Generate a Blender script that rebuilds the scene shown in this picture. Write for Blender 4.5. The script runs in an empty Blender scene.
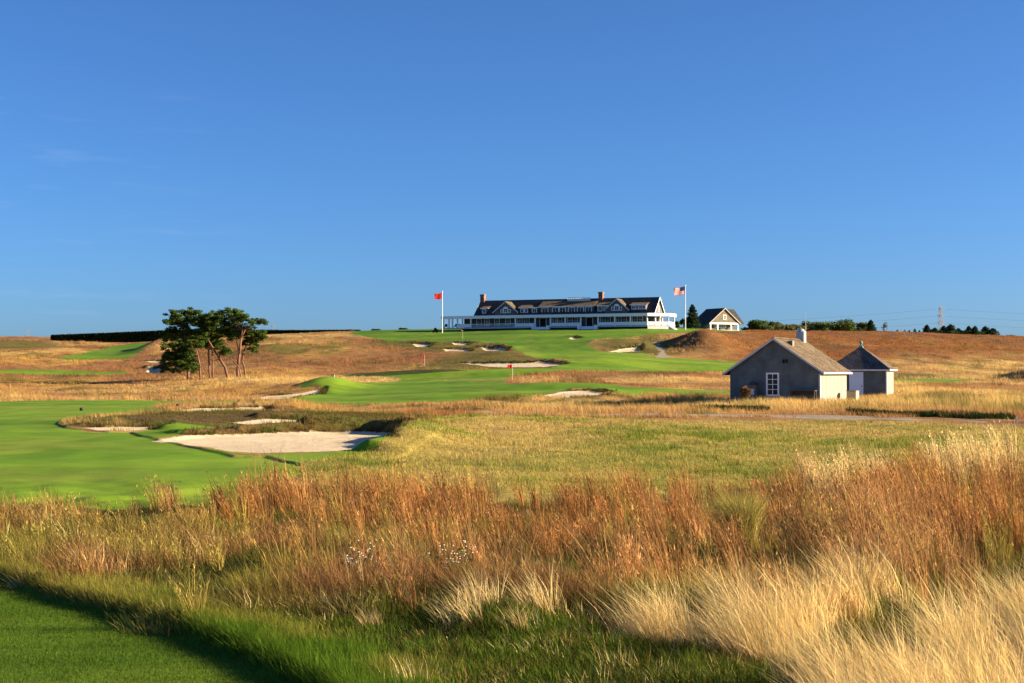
import bpy, math, random
import numpy as np
from mathutils import Vector

R = math.radians
random.seed(7)
RNG = np.random.default_rng(11)
SC = bpy.context.scene
COL = SC.collection
PI = math.pi

# ------------------------------------------------------------------ camera
F = 1400.0                      # focal length in pixels of a 1024 px wide frame
EYE = 3.2                       # eye height above the low ground
HOR = 373.0                     # eye level row
PITCH = math.atan((HOR - 341.5) / F)
cam_d = bpy.data.cameras.new('camera')
cam = bpy.data.objects.new('camera', cam_d)
COL.objects.link(cam)
cam_d.sensor_width = 36.0
cam_d.lens = 36.0 * F / 1024.0
cam_d.clip_start = 0.1
cam_d.clip_end = 20000.0
cam.location = (0, 0, EYE)
cam.rotation_euler = (PI / 2 + PITCH, 0, 0)
SC.camera = cam

# ------------------------------------------------------------------ sky, sun, exposure
SUN_AZ = 92.0                   # degrees clockwise from the view direction (+y)
SUN_EL = 17.0
W = bpy.data.worlds.new('World')
SC.world = W
W.use_nodes = True
nt = W.node_tree
bg = nt.nodes['Background']
sky = nt.nodes.new('ShaderNodeTexSky')
sky.sky_type = 'NISHITA'
sky.sun_disc = False
sky.sun_elevation = R(SUN_EL)
sky.sun_rotation = R(SUN_AZ)
sky.altitude = 0.0
sky.air_density = 0.76
sky.dust_density = 0.8
sky.ozone_density = 8.2
hsv = nt.nodes.new('ShaderNodeHueSaturation')
hsv.inputs['Saturation'].default_value = 1.0
nt.links.new(sky.outputs[0], hsv.inputs['Color'])
# faint cirrus low in the left part of the sky
geo = nt.nodes.new('ShaderNodeTexCoord')
mp = nt.nodes.new('ShaderNodeMapping')
mp.inputs['Scale'].default_value = (9, 3, 60)
mp.inputs['Rotation'].default_value = (0, R(4), 0)
cn = nt.nodes.new('ShaderNodeTexNoise')
cn.inputs['Scale'].default_value = 1.6
cn.inputs['Detail'].default_value = 5
nt.links.new(geo.outputs['Generated'], mp.inputs[0])
nt.links.new(mp.outputs[0], cn.inputs['Vector'])
cr = nt.nodes.new('ShaderNodeMapRange')
cr.inputs[1].default_value = 0.58
cr.inputs[2].default_value = 0.8
nt.links.new(cn.outputs[0], cr.inputs[0])
sx = nt.nodes.new('ShaderNodeSeparateXYZ')
nt.links.new(geo.outputs['Generated'], sx.inputs[0])
ml = nt.nodes.new('ShaderNodeMapRange')       # more cloud towards the left
ml.inputs[1].default_value = -0.16
ml.inputs[2].default_value = -0.36
nt.links.new(sx.outputs[0], ml.inputs[0])
mh = nt.nodes.new('ShaderNodeMapRange')
mh.inputs[1].default_value = 0.21
mh.inputs[2].default_value = 0.17
nt.links.new(sx.outputs[2], mh.inputs[0])
m1 = nt.nodes.new('ShaderNodeMath'); m1.operation = 'MULTIPLY'
m2 = nt.nodes.new('ShaderNodeMath'); m2.operation = 'MULTIPLY'
m3 = nt.nodes.new('ShaderNodeMath'); m3.operation = 'MULTIPLY'
nt.links.new(cr.outputs[0], m1.inputs[0]); nt.links.new(ml.outputs[0], m1.inputs[1])
nt.links.new(m1.outputs[0], m2.inputs[0]); nt.links.new(mh.outputs[0], m2.inputs[1])
nt.links.new(m2.outputs[0], m3.inputs[0]); m3.inputs[1].default_value = 0.09
mixc = nt.nodes.new('ShaderNodeMixRGB')
mixc.inputs[2].default_value = (6.0, 6.3, 6.6, 1)
nt.links.new(m3.outputs[0], mixc.inputs[0])
nt.links.new(hsv.outputs[0], mixc.inputs[1])
nt.links.new(mixc.outputs[0], bg.inputs[0])
bg.inputs[1].default_value = 0.05

sun_d = bpy.data.lights.new('sun', 'SUN')
sun_d.energy = 5.0
sun_d.angle = R(0.5)
sun_d.color = (1.0, 0.79, 0.52)
sun = bpy.data.objects.new('sun', sun_d)
COL.objects.link(sun)
sd = Vector((math.sin(R(SUN_AZ)) * math.cos(R(SUN_EL)), math.cos(R(SUN_AZ)) * math.cos(R(SUN_EL)), math.sin(R(SUN_EL))))
sun.rotation_euler = sd.to_track_quat('Z', 'Y').to_euler()
sun.location = (60, 0, 60)
SC.view_settings.view_transform = 'Standard'
SC.view_settings.look = 'None'
SC.view_settings.exposure = 1.85
SC.view_settings.gamma = 1.0
SC.view_settings.use_curve_mapping = False
SC.cycles.max_bounces = 5
SC.cycles.diffuse_bounces = 3
SC.cycles.transmission_bounces = 3
SC.cycles.use_denoising = True

# ------------------------------------------------------------------ picture <-> place helpers
CP, SP = math.cos(PITCH), math.sin(PITCH)

def ray(px, py):
    cx = (px - 512.0) / F
    cz = (341.5 - py) / F
    return np.array((cx, CP - cz * SP, SP + cz * CP))

def project(x, y, z):           # world -> photograph pixel
    zr = z - EYE
    yc = y * CP + zr * SP
    zc = -y * SP + zr * CP
    return 512.0 + F * x / yc, 341.5 - F * zc / yc

# ------------------------------------------------------------------ small numeric noise
def _hash(ix, iy, seed):
    h = (ix.astype(np.int64) * 374761393 + iy.astype(np.int64) * 668265263 + seed * 982451653) & 0x7fffffff
    h = ((h ^ (h >> 13)) * 1274126177) & 0x7fffffff
    h = (h ^ (h >> 16)) & 0xffff
    return h / 65535.0

def vnoise(x, y, seed=0):
    x = np.asarray(x, float); y = np.asarray(y, float)
    ix = np.floor(x); iy = np.floor(y)
    fx = x - ix; fy = y - iy
    fx = fx * fx * (3 - 2 * fx); fy = fy * fy * (3 - 2 * fy)
    a = _hash(ix, iy, seed); b = _hash(ix + 1, iy, seed)
    c = _hash(ix, iy + 1, seed); d = _hash(ix + 1, iy + 1, seed)
    return a + (b - a) * fx + (c - a) * fy + (a - b - c + d) * fx * fy

def fbm(x, y, seed=0, octv=3):
    s = 0; a = 0.5; t = 0
    for k in range(octv):
        s = s + a * vnoise(x * 2 ** k + 17.3 * k, y * 2 ** k - 9.1 * k, seed + k)
        t += a; a *= 0.55
    return s / t

def sstep(a, b, x):
    t = np.clip((x - a) / (b - a), 0, 1)
    return t * t * (3 - 2 * t)

# ------------------------------------------------------------------ terrain heights
# survey of the ground: for each bearing (pixel column) distance and row
SURVEY = {
    0:    [(34, 497), (60, 441), (110, 409), (150, 400), (200, 388), (250, 375), (300, 362), (360, 349), (420, 340), (500, 336.5)],
    130:  [(34, 496), (60, 441), (110, 408), (150, 400), (200, 389), (250, 376), (300, 364), (350, 354), (400, 345), (440, 341), (520, 338)],
    260:  [(34, 497), (60, 441), (100, 411), (150, 400), (180, 393), (220, 377), (270, 362), (320, 347), (360, 338), (430, 336)],
    390:  [(34, 497), (60, 441), (95, 416), (120, 408), (150, 398), (180, 388), (220, 378), (260, 367), (300, 352), (330, 341), (360, 332.5), (430, 331)],
    520:  [(35, 496), (60, 442), (95, 414), (120, 406), (150, 395), (180, 383), (210, 375), (250, 364), (290, 350), (320, 339), (345, 331), (362, 329), (430, 328.5)],
    650:  [(36, 494), (60, 443), (95, 415.5), (115, 408), (135, 398), (160, 389), (190, 382), (220, 374), (250, 365), (285, 353), (310, 343.5), (332, 332), (350, 327.5), (430, 327.5)],
    724:  [(36, 493), (60, 443.5), (95, 416.5), (116, 405.5), (150, 395), (195, 382), (235, 372), (265, 363), (300, 349), (322, 337), (345, 331.2), (362, 330.6), (430, 330.6)],
    780:  [(36, 492), (60, 444), (95, 417.5), (117, 404), (150, 396), (200, 382), (240, 371), (270, 362), (300, 349), (322, 338.5), (345, 333), (430, 333)],
    900:  [(38, 474), (60, 439), (85, 420.5), (105, 411), (135, 396), (170, 385), (210, 376), (260, 365), (300, 354), (335, 342), (360, 334), (430, 334)],
    1024: [(45, 449), (60, 436), (75, 424.5), (105, 412), (140, 396), (180, 385), (230, 374), (280, 364), (325, 352), (365, 341), (405, 337.5), (470, 336.5)],
}
NEAR = [(3, -2.25), (8, -2.3), (13, -2.3), (18, -2.45), (25, -2.85)]
ctrl = []
def _add(px, rows, near=NEAR):
    for d, z in near:
        ctrl.append(((px - 512) / F, d, z))
    for d, py in rows:
        ctrl.append(((px - 512) / F, d, -(py - HOR) * d / F))
    d, py = rows[-1]
    zl = -(py - HOR) * d / F
    for dd, k in ((600, 1.5), (1200, 5), (3500, 30)):
        ctrl.append(((px - 512) / F, dd, zl - k))
for px, rows in SURVEY.items():
    near = NEAR
    if px >= 900:
        near = [(3, -2.2), (8, -2.25), (13, -2.25), (18, -2.3), (25, -2.45)]
    _add(px, rows, near)
for px, src in ((-350, 0), (-900, 0), (1380, 1024), (1950, 1024)):
    _add(px, SURVEY[src])
ctrl = np.array(ctrl)
CA = np.stack([ctrl[:, 0] * 3.0, np.log(ctrl[:, 1])], 1)
def _tps(r2):
    return 0.5 * r2 * np.log(r2 + 1e-12)
_n = len(CA)
_K = _tps(((CA[:, None] - CA[None]) ** 2).sum(-1)) + np.eye(_n) * 2e-4
_P = np.concatenate([np.ones((_n, 1)), CA], 1)
_A = np.zeros((_n + 3, _n + 3)); _A[:_n, :_n] = _K; _A[:_n, _n:] = _P; _A[_n:, :_n] = _P.T
_S = np.linalg.solve(_A, np.concatenate([ctrl[:, 2], np.zeros(3)]))

def base_h(x, y):
    x = np.asarray(x, float); y = np.asarray(y, float)
    sh = x.shape
    x = x.ravel(); y = np.maximum(y.ravel(), 2.0)
    q = np.stack([np.clip(x / y, -1.2, 1.2) * 3.0, np.log(y)], 1)
    out = np.empty(len(q))
    for i in range(0, len(q), 60000):
        s = q[i:i + 60000]
        r2 = (s[:, 0:1] - CA[None, :, 0]) ** 2 + (s[:, 1:2] - CA[None, :, 1]) ** 2
        out[i:i + 60000] = _tps(r2) @ _S[:_n] + _S[_n] + s @ _S[_n + 1:]
    return (out + EYE).reshape(sh)

_MD = np.exp(np.arange(math.log(6.0), math.log(900.0), 0.0025))
def at(px, py):
    """ground-plan point seen at a photograph pixel"""
    u = (px - 512.0) / F
    d = _MD
    x = u * d
    z = base_h(x, d)
    _, r = project(x, d, z)
    k = np.nonzero(r <= py)[0]
    k = int(k[0]) if len(k) else len(d) - 1
    if k > 0:
        t = (r[k - 1] - py) / max(r[k - 1] - r[k], 1e-6)
        t = min(max(t, 0), 1)
        dd = d[k - 1] + (d[k] - d[k - 1]) * t
    else:
        dd = d[0]
    return np.array((u * dd, dd))

def plan(pts):
    return np.array([at(*p) for p in pts])

def inside(P, x, y):
    c = np.zeros(x.shape, bool)
    n = len(P)
    for i in range(n):
        x1, y1 = P[i]; x2, y2 = P[(i + 1) % n]
        if y1 == y2:
            continue
        t = ((y1 > y) != (y2 > y)) & (x < (x2 - x1) * (y - y1) / (y2 - y1) + x1)
        c ^= t
    return c

def sdf(P, x, y, margin=6.0):
    """signed distance to a plan polygon (positive inside), and outward unit vector; -99 far away"""
    s = np.full(x.shape, -99.0)
    nx = np.zeros(x.shape); ny = np.zeros(x.shape)
    lo = P.min(0) - margin; hi = P.max(0) + margin
    m = (x > lo[0]) & (x < hi[0]) & (y > lo[1]) & (y < hi[1])
    if not m.any():
        return s, nx, ny
    qx = x[m]; qy = y[m]
    best = np.full(qx.shape, 1e9); bx = np.zeros(qx.shape); by = np.zeros(qx.shape)
    n = len(P)
    for i in range(n):
        ax, ay = P[i]; ex, ey = P[(i + 1) % n] - P[i]
        L = ex * ex + ey * ey + 1e-9
        t = np.clip(((qx - ax) * ex + (qy - ay) * ey) / L, 0, 1)
        dx = qx - ax - t * ex; dy = qy - ay - t * ey
        dd = dx * dx + dy * dy
        k = dd < best
        best = np.where(k, dd, best); bx = np.where(k, dx, bx); by = np.where(k, dy, by)
    r = np.sqrt(best)
    ins = inside(P, qx, qy)
    sg = np.where(ins, 1.0, -1.0)
    s[m] = r * sg
    nx[m] = -sg * bx / (r + 1e-6); ny[m] = -sg * by / (r + 1e-6)
    return s, nx, ny

# sand bunkers: outline, depth, height of the bank behind and right of it, its width
BUNKERS = [
    ([(154, 441), (193, 436.8), (246, 434.5), (312, 432.5), (361, 432.2), (408, 435), (386, 441), (377, 447.7), (344, 451.8), (303, 453.8), (262, 454.6), (230, 453), (201, 447.7), (176, 443.6)], .12, .62, 2.0),
    ([(86, 428.6), (125, 428), (160, 427.6), (148, 430.4), (125, 431.4), (98, 431.4)], .04, .28, 1.5),
    ([(228, 425.3), (262, 423), (305, 423.4), (300, 426), (262, 427)], .05, .34, 1.6),
    ([(172, 412.4), (200, 409.6), (240, 409), (280, 409.4), (262, 412.6), (215, 413.6)], .06, .50, 2.0),
    ([(246, 398.6), (268, 396), (292, 394.5), (322, 391.6), (318, 396), (290, 398.6)], .1, .3, 2),
    ([(540, 397), (556, 395), (575, 392.6), (594, 392), (606, 394), (600, 397.4), (570, 398)], .1, .3, 2),
    ([(424, 413.6), (440, 411.2), (462, 410.6), (468, 412.4), (450, 414)], .1, .3, 2),
    ([(461, 363.4), (490, 362.6), (520, 362.4), (548, 362), (566, 364.4), (545, 367), (505, 366.6), (480, 365.4)], .2, .25, 1.8),
    ([(444, 348.8), (457, 348.3), (470, 348.8), (469, 353.4), (457, 354.4), (446, 353.2)], .2, .2, 1.5),
    ([(412, 343.6), (424, 343.2), (433, 344), (428, 347), (416, 346.6)], .25, .3, 1.8),
    ([(452, 343), (462, 342.6), (471, 343), (466, 345), (454, 344.8)], .2, .3, 2),
    ([(481, 347.2), (494, 347), (508, 347.8), (506, 350.8), (488, 350.8)], .3, .5, 2),
    ([(568, 338.4), (573, 337), (580, 338.2), (574, 339.4)], .2, .3, 2),
    ([(607, 351.8), (620, 349.6), (640, 348.8), (640, 351.2), (622, 352.2)], .2, .6, 2.5),
    ([(144, 362.6), (156, 361.2), (166, 361.6), (160, 363.2), (148, 363.4)], .1, .3, 2),
    ([(146, 372.5), (148, 368), (158, 367.4), (164, 369), (160, 373)], .35, .7, 2.5),
]
for b in range(len(BUNKERS)):
    BUNKERS[b] = (plan(BUNKERS[b][0]),) + BUNKERS[b][1:]

# mounds and hollows (pixel of their middle, height, half widths across and along the view)
MOUNDS = [
    (326, 388, 1.5, 4.0, 9), (300, 418, .25, 7, 4), (205, 421, .28, 6, 3), (400, 427, .25, 4, 3),
    (704, 349, 3.6, 6.5, 14), (738, 351, 1.0, 10, 10), (165, 348, 2.7, 5.5, 22), (470, 375.5, .8, 18, 4),
    (420, 374, .7, 10, 4), (620, 345, 1.2, 8, 8), (300, 349, .9, 9, 10), (345, 352, 1.0, 7, 8), (265, 352, 1.0, 6, 10),
    (850, 351, .8, 14, 8), (950, 353, .9, 14, 8), (1010, 355, .8, 10, 8), (905, 356, .8, 9, 8),
    (60, 352, .9, 10, 12), (30, 361, .8, 8, 10), (110, 365, .8, 9, 8), (440, 357, 1.0, 7, 8), (505, 356, .8, 6, 8),
    (640, 379, .5, 9, 7), (880, 391, .35, 6, 6), (965, 395, .4, 7, 6), (675, 368, -.6, 8, 8), (600, 361, .8, 9, 8),
    (560, 401, .25, 8, 4), (480, 396, .35, 10, 6), (560, 387, .5, 9, 7), (1030, 380, 1.9, 3.6, 9), (1003, 379, -.5, 3.5, 8),
]
_mm = []
for (px, py, h, rx, ry) in MOUNDS:
    c = at(px, py)
    _mm.append((c[0], c[1], h, rx, ry))

# fringe of longer turf that stands a little above the fairway beside the bunkers
APRON = plan([(131, 433), (142, 437), (176, 444), (205, 451), (234, 456.6), (267, 457.4), (285, 462), (301, 467), (380, 463), (440, 445), (430, 420), (300, 405), (175, 408), (120, 418), (70, 420), (57, 424.5), (66, 428.5), (110, 433)])
MOWN = plan([(-420, 430), (-250, 500), (-100, 540), (0, 571), (60, 588), (125, 604), (200, 628), (262, 653), (318, 680), (350, 706)]) 
MOWN = np.concatenate([MOWN, [(-1.0, 8.0), (-0.2, 5), (0, 2), (-20, 2), (-60, 30)]])

def relief(x, y, zone_rough=None):
    h = np.zeros(x.shape)
    for (cx, cy, hh, rx, ry) in _mm:
        h += hh * np.exp(-((x - cx) / rx) ** 2 - ((y - cy) / ry) ** 2)
    for (P, dep, rim, wd) in BUNKERS:
        s, nx, ny = sdf(P, x, y, wd * 3 + 2)
        m = s > -90
        if not m.any():
            continue
        sm = s[m]
        far = sstep(-.15, .6, (nx[m] * (.62 if P[0, 1] < 160 else .45) + ny[m] * .80))
        hh = -dep * sstep(-.1, .7, sm)
        out = -sm
        ring = np.where(sm < 0, sstep(.15, .95, out) * np.exp(-(np.maximum(out - .95, 0) / wd) ** 2), 0)
        hh += rim * ring * far * (0.75 + .5 * vnoise(x[m] * .6, y[m] * .6, 5))
        h[m] += hh
    s, _, _ = sdf(APRON, x, y, 3)
    h += .07 * sstep(-.10, .10, s)
    nearf = sstep(44, 30, y) * sstep(9, 12, y)
    sm_ = sdf(MOWN, x, y, 4)[0]
    h += nearf * ((fbm(x / 1.1, y / 1.1, 27, 2) - .5) * .34) * np.where(sm_ < -90, 1, sstep(-.3, -2.6, sm_))
    s, _, _ = sdf(MOWN, x, y, 3)
    h -= .10 * sstep(-.12, .12, s) * (s > -90)
    return h

def ground_h(x, y):
    x = np.atleast_1d(np.asarray(x, float)); y = np.atleast_1d(np.asarray(y, float))
    far = sstep(40, 120, y)
    n = (fbm(x / 9, y / 9, 3, 3) - .5) * .55 * far * smooth_lie(x, y) + (fbm(x / 2.5, y / 2.5, 9, 2) - .5) * .10
    return base_h(x, y) + relief(x, y) + n

# mown grass areas
GREENS = [
    [(-500, 520), (0, 508), (150, 506), (290, 506), (420, 500), (430, 466), (400, 461), (390, 452), (345, 456), (300, 467), (267, 457.2), (234, 456.4), (205, 451), (176, 444.4), (142, 437), (131, 433), (95, 432.6), (66, 428.5), (57, 424.5), (75, 420), (130, 417), (172, 413), (150, 407.5), (200, 405.5), (300, 405), (390, 405.5), (420, 404), (260, 400.5), (0, 400.8), (-500, 401)],
    [(250, 404.5), (255, 400.5), (285, 399), (318, 396.5), (322, 391), (300, 392), (297, 388), (337, 383), (394, 382), (405, 379), (500, 381), (510, 384.5), (560, 386), (640, 388.4), (860, 387), (860, 392), (740, 394), (640, 396), (612, 396), (602, 391.5), (575, 392), (556, 394.5), (535, 397.5), (470, 401.5), (430, 404), (330, 406)],
    [(337, 377), (350, 374.5), (400, 371.5), (467, 371.5), (550, 368), (570, 363), (600, 356), (640, 356), (690, 359.5), (725, 361), (860, 361), (860, 368), (730, 370), (640, 371.6), (560, 373), (512, 376), (505, 380.5), (420, 379.5)],
    [(350, 334), (360, 336), (387, 341), (410, 340.5), (445, 342), (500, 343.4), (510, 349), (524, 356), (548, 361.4), (575, 363), (603, 357), (645, 357), (655, 354), (625, 353), (603, 352), (588, 346), (600, 340.5), (640, 336), (690, 332.3), (745, 331.6), (750, 326), (560, 322), (443, 328), (380, 329)],
    [(52, 360), (64, 357), (105, 350), (111, 347), (135, 343), (163, 342.6), (166, 347), (145, 353), (128, 359), (90, 361)],
    [(-200, 369.5), (0, 369.3), (60, 370), (126, 371.4), (126, 374), (60, 375.2), (-200, 375.6)],
    [(893, 380), (905, 379), (965, 379), (975, 380.5), (940, 383.6), (895, 383.6)],
]
GREENS.append([(131, 433), (165, 428.5), (235, 429.5), (195, 434.8), (152, 440.5), (174, 444.6), (199, 448.7), (228, 454), (262, 455.7), (303, 455), (345, 453), (378, 449), (400, 449), (385, 460), (345, 470), (301, 468), (285, 462), (267, 457.0), (234, 456.0), (205, 450.4), (176, 443.6), (142, 437)])
GREENS = [plan(g) for g in GREENS]
OLIVE = [   # longer green-brown rough
    [(376, 340), (410, 339), (445, 341), (505, 342.5), (512, 351), (528, 358), (552, 363), (575, 365), (560, 369), (460, 369), (420, 366), (440, 361), (450, 357), (415, 350), (385, 345)],
    [(-200, 340), (0, 341), (52, 342), (60, 347), (40, 350), (0, 349), (-200, 349)],
    [(893, 373), (930, 374), (940, 377), (895, 379)],
    [(588, 346), (650, 338), (665, 346), (672, 356), (640, 355), (603, 352)],
]
OLIVE = [plan(g) for g in OLIVE]
MEADOW = plan([(290, 512), (300, 467), (345, 457), (392, 452), (400, 441), (440, 433), (432, 418), (470, 416.2), (620, 417.5), (860, 422), (1000, 426.5), (1300, 430), (1300, 445), (1024, 452), (900, 485), (780, 505), (520, 510)])
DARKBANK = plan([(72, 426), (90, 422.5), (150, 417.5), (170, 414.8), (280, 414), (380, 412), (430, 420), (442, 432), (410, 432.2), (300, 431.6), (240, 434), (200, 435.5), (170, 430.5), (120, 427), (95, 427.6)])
TRACK = plan([(430, 412.6), (470, 412.2), (520, 412.8), (600, 414.2), (700, 415.6), (742, 416), (800, 415.8), (860, 416.2), (900, 418.2), (985, 421.6), (985, 422.8), (900, 420.2), (840, 419.6), (760, 417.9), (700, 416.6), (600, 415.2), (520, 414.2), (450, 413.8)])
FOOTPATH = plan([(652, 345), (656, 345), (664, 352), (668, 358), (656, 358.4), (660, 353)])

def smooth_lie(x, y):
    """1 on rough, small on mown ground"""
    k = np.ones(np.shape(x))
    for P in GREENS:
        s, _, _ = sdf(P, x, y, 4)
        k = np.minimum(k, 1 - .85 * sstep(-3, 2, s))
    return k

# ------------------------------------------------------------------ properties
def tag(o, label=None, cat=None, group=None, kind=None):
    if label: o['label'] = label
    if cat: o['category'] = cat
    if group: o['group'] = group
    if kind: o['kind'] = kind
    return o

# ------------------------------------------------------------------ materials
def new_mat(name):
    m = bpy.data.materials.new(name)
    m.use_nodes = True
    n = m.node_tree.nodes
    return m, m.node_tree, n['Principled BSDF']

def plain(name, col, rough=.7, var=.18, scale=3.0, bump=0.0, spec=.3, metallic=0.0, stretch=(1, 1, 1)):
    m, t, p = new_mat(name)
    tc = t.nodes.new('ShaderNodeTexCoord')
    mpn = t.nodes.new('ShaderNodeMapping')
    mpn.inputs['Scale'].default_value = stretch
    no = t.nodes.new('ShaderNodeTexNoise')
    no.inputs['Scale'].default_value = scale
    no.inputs['Detail'].default_value = 6
    no.inputs['Roughness'].default_value = .65
    t.links.new(tc.outputs['Object'], mpn.inputs[0])
    t.links.new(mpn.outputs[0], no.inputs['Vector'])
    rp = t.nodes.new('ShaderNodeMapRange')
    rp.inputs[1].default_value = .25; rp.inputs[2].default_value = .75
    rp.inputs[3].default_value = 1 - var; rp.inputs[4].default_value = 1 + var
    t.links.new(no.outputs[0], rp.inputs[0])
    mx = t.nodes.new('ShaderNodeMixRGB'); mx.blend_type = 'MULTIPLY'
    mx.inputs[0].default_value = 1
    mx.inputs[1].default_value = (*col, 1)
    t.links.new(rp.outputs[0], mx.inputs[2])
    t.links.new(mx.outputs[0], p.inputs['Base Color'])
    p.inputs['Roughness'].default_value = rough
    p.inputs['Specular IOR Level'].default_value = spec
    p.inputs['Metallic'].default_value = metallic
    if bump:
        bp = t.nodes.new('ShaderNodeBump')
        bp.inputs['Strength'].default_value = bump
        bp.inputs['Distance'].default_value = .05
        t.links.new(no.outputs[0], bp.inputs['Height'])
        t.links.new(bp.outputs[0], p.inputs['Normal'])
    return m

def shingle(name, col, row=.13, width=.16, var=.35, bump=.6, axes='xz'):
    """courses of wooden shingles: brick pattern with uneven tone plus weather streaks"""
    m, t, p = new_mat(name)
    tc = t.nodes.new('ShaderNodeTexCoord')
    sp = t.nodes.new('ShaderNodeSeparateXYZ')
    t.links.new(tc.outputs['Object'], sp.inputs[0])
    ad = t.nodes.new('ShaderNodeMath'); ad.operation = 'ADD'
    t.links.new(sp.outputs[0], ad.inputs[0]); t.links.new(sp.outputs[1], ad.inputs[1])
    cb = t.nodes.new('ShaderNodeCombineXYZ')
    if axes == 'yz':
        t.links.new(sp.outputs[1], cb.inputs[0])
    elif axes == 'x':
        t.links.new(sp.outputs[0], cb.inputs[0])
    else:
        t.links.new(ad.outputs[0], cb.inputs[0])
    t.links.new(sp.outputs[2], cb.inputs[1])
    br = t.nodes.new('ShaderNodeTexBrick')
    br.inputs['Scale'].default_value = 1
    br.inputs['Brick Width'].default_value = width
    br.inputs['Row Height'].default_value = row
    br.inputs['Mortar Size'].default_value = .006
    br.inputs['Bias'].default_value = -.1
    c = np.array(col)
    br.inputs['Color1'].default_value = (*(c * (1 - var)), 1)
    br.inputs['Color2'].default_value = (*(c * (1 + var)), 1)
    br.inputs['Mortar'].default_value = (*(c * .45), 1)
    t.links.new(cb.outputs[0], br.inputs['Vector'])
    no = t.nodes.new('ShaderNodeTexNoise')
    no.inputs['Scale'].default_value = .9; no.inputs['Detail'].default_value = 6
    t.links.new(tc.outputs['Object'], no.inputs['Vector'])
    rp = t.nodes.new('ShaderNodeMapRange')
    rp.inputs[1].default_value = .3; rp.inputs[2].default_value = .7
    rp.inputs[3].default_value = .72; rp.inputs[4].default_value = 1.25
    t.links.new(no.outputs[0], rp.inputs[0])
    mx = t.nodes.new('ShaderNodeMixRGB'); mx.blend_type = 'MULTIPLY'; mx.inputs[0].default_value = 1
    t.links.new(br.outputs['Color'], mx.inputs[1]); t.links.new(rp.outputs[0], mx.inputs[2])
    t.links.new(mx.outputs[0], p.inputs['Base Color'])
    p.inputs['Roughness'].default_value = .9
    p.inputs['Specular IOR Level'].default_value = .15
    bp = t.nodes.new('ShaderNodeBump'); bp.inputs['Strength'].default_value = bump; bp.inputs['Distance'].default_value = .02
    t.links.new(br.outputs['Fac'], bp.inputs['Height']); bp.invert = True
    t.links.new(bp.outputs[0], p.inputs['Normal'])
    return m

def ground_mat(name, fine=6.0, var=.35, bump=.5, bdist=.05, rough=1.0, sheen=0.0, stripes=False):
    """ground cover: colour from the 'cover' attribute of the survey, broken by noise of several sizes"""
    m, t, p = new_mat(name)
    at_ = t.nodes.new('ShaderNodeAttribute'); at_.attribute_name = 'cover'
    tc = t.nodes.new('ShaderNodeTexCoord')
    n1 = t.nodes.new('ShaderNodeTexNoise'); n1.inputs['Scale'].default_value = fine; n1.inputs['Detail'].default_value = 8; n1.inputs['Roughness'].default_value = .75
    n2 = t.nodes.new('ShaderNodeTexNoise'); n2.inputs['Scale'].default_value = fine * .09; n2.inputs['Detail'].default_value = 5
    t.links.new(tc.outputs['Object'], n1.inputs['Vector']); t.links.new(tc.outputs['Object'], n2.inputs['Vector'])
    r1 = t.nodes.new('ShaderNodeMapRange'); r1.inputs[1].default_value = .3; r1.inputs[2].default_value = .7
    r1.inputs[3].default_value = 1 - var; r1.inputs[4].default_value = 1 + var
    r2 = t.nodes.new('ShaderNodeMapRange'); r2.inputs[1].default_value = .3; r2.inputs[2].default_value = .7
    r2.inputs[3].default_value = 1 - var * .6; r2.inputs[4].default_value = 1 + var * .6
    t.links.new(n1.outputs[0], r1.inputs[0]); t.links.new(n2.outputs[0], r2.inputs[0])
    mu = t.nodes.new('ShaderNodeMath'); mu.operation = 'MULTIPLY'
    t.links.new(r1.outputs[0], mu.inputs[0]); t.links.new(r2.outputs[0], mu.inputs[1])
    mx = t.nodes.new('ShaderNodeMixRGB'); mx.blend_type = 'MULTIPLY'; mx.inputs[0].default_value = 1
    t.links.new(at_.outputs['Color'], mx.inputs[1]); t.links.new(mu.outputs[0], mx.inputs[2])
    t.links.new(mx.outputs[0], p.inputs['Base Color'])
    p.inputs['Roughness'].default_value = rough
    p.inputs['Specular IOR Level'].default_value = .1
    if sheen:
        p.inputs['Sheen Weight'].default_value = sheen
        p.inputs['Sheen Roughness'].default_value = .6
    if bump:
        bp = t.nodes.new('ShaderNodeBump'); bp.inputs['Strength'].default_value = bump; bp.inputs['Distance'].default_value = bdist
        t.links.new(n1.outputs[0], bp.inputs['Height']); t.links.new(bp.outputs[0], p.inputs['Normal'])
    return m

def blade_mat(name, trans=.35):
    m = bpy.data.materials.new(name); m.use_nodes = True
    t = m.node_tree; t.nodes.clear()
    out = t.nodes.new('ShaderNodeOutputMaterial')
    a = t.nodes.new('ShaderNodeAttribute'); a.attribute_name = 'tint'
    d = t.nodes.new('ShaderNodeBsdfDiffuse'); tr = t.nodes.new('ShaderNodeBsdfTranslucent')
    mx = t.nodes.new('ShaderNodeMixShader'); mx.inputs[0].default_value = trans
    t.links.new(a.outputs['Color'], d.inputs[0]); t.links.new(a.outputs['Color'], tr.inputs[0])
    t.links.new(d.outputs[0], mx.inputs[1]); t.links.new(tr.outputs[0], mx.inputs[2])
    t.links.new(mx.outputs[0], out.inputs[0])
    return m

M_BLADE = blade_mat('grass_blade')
M_LEAF = blade_mat('leaf', .35)

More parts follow.
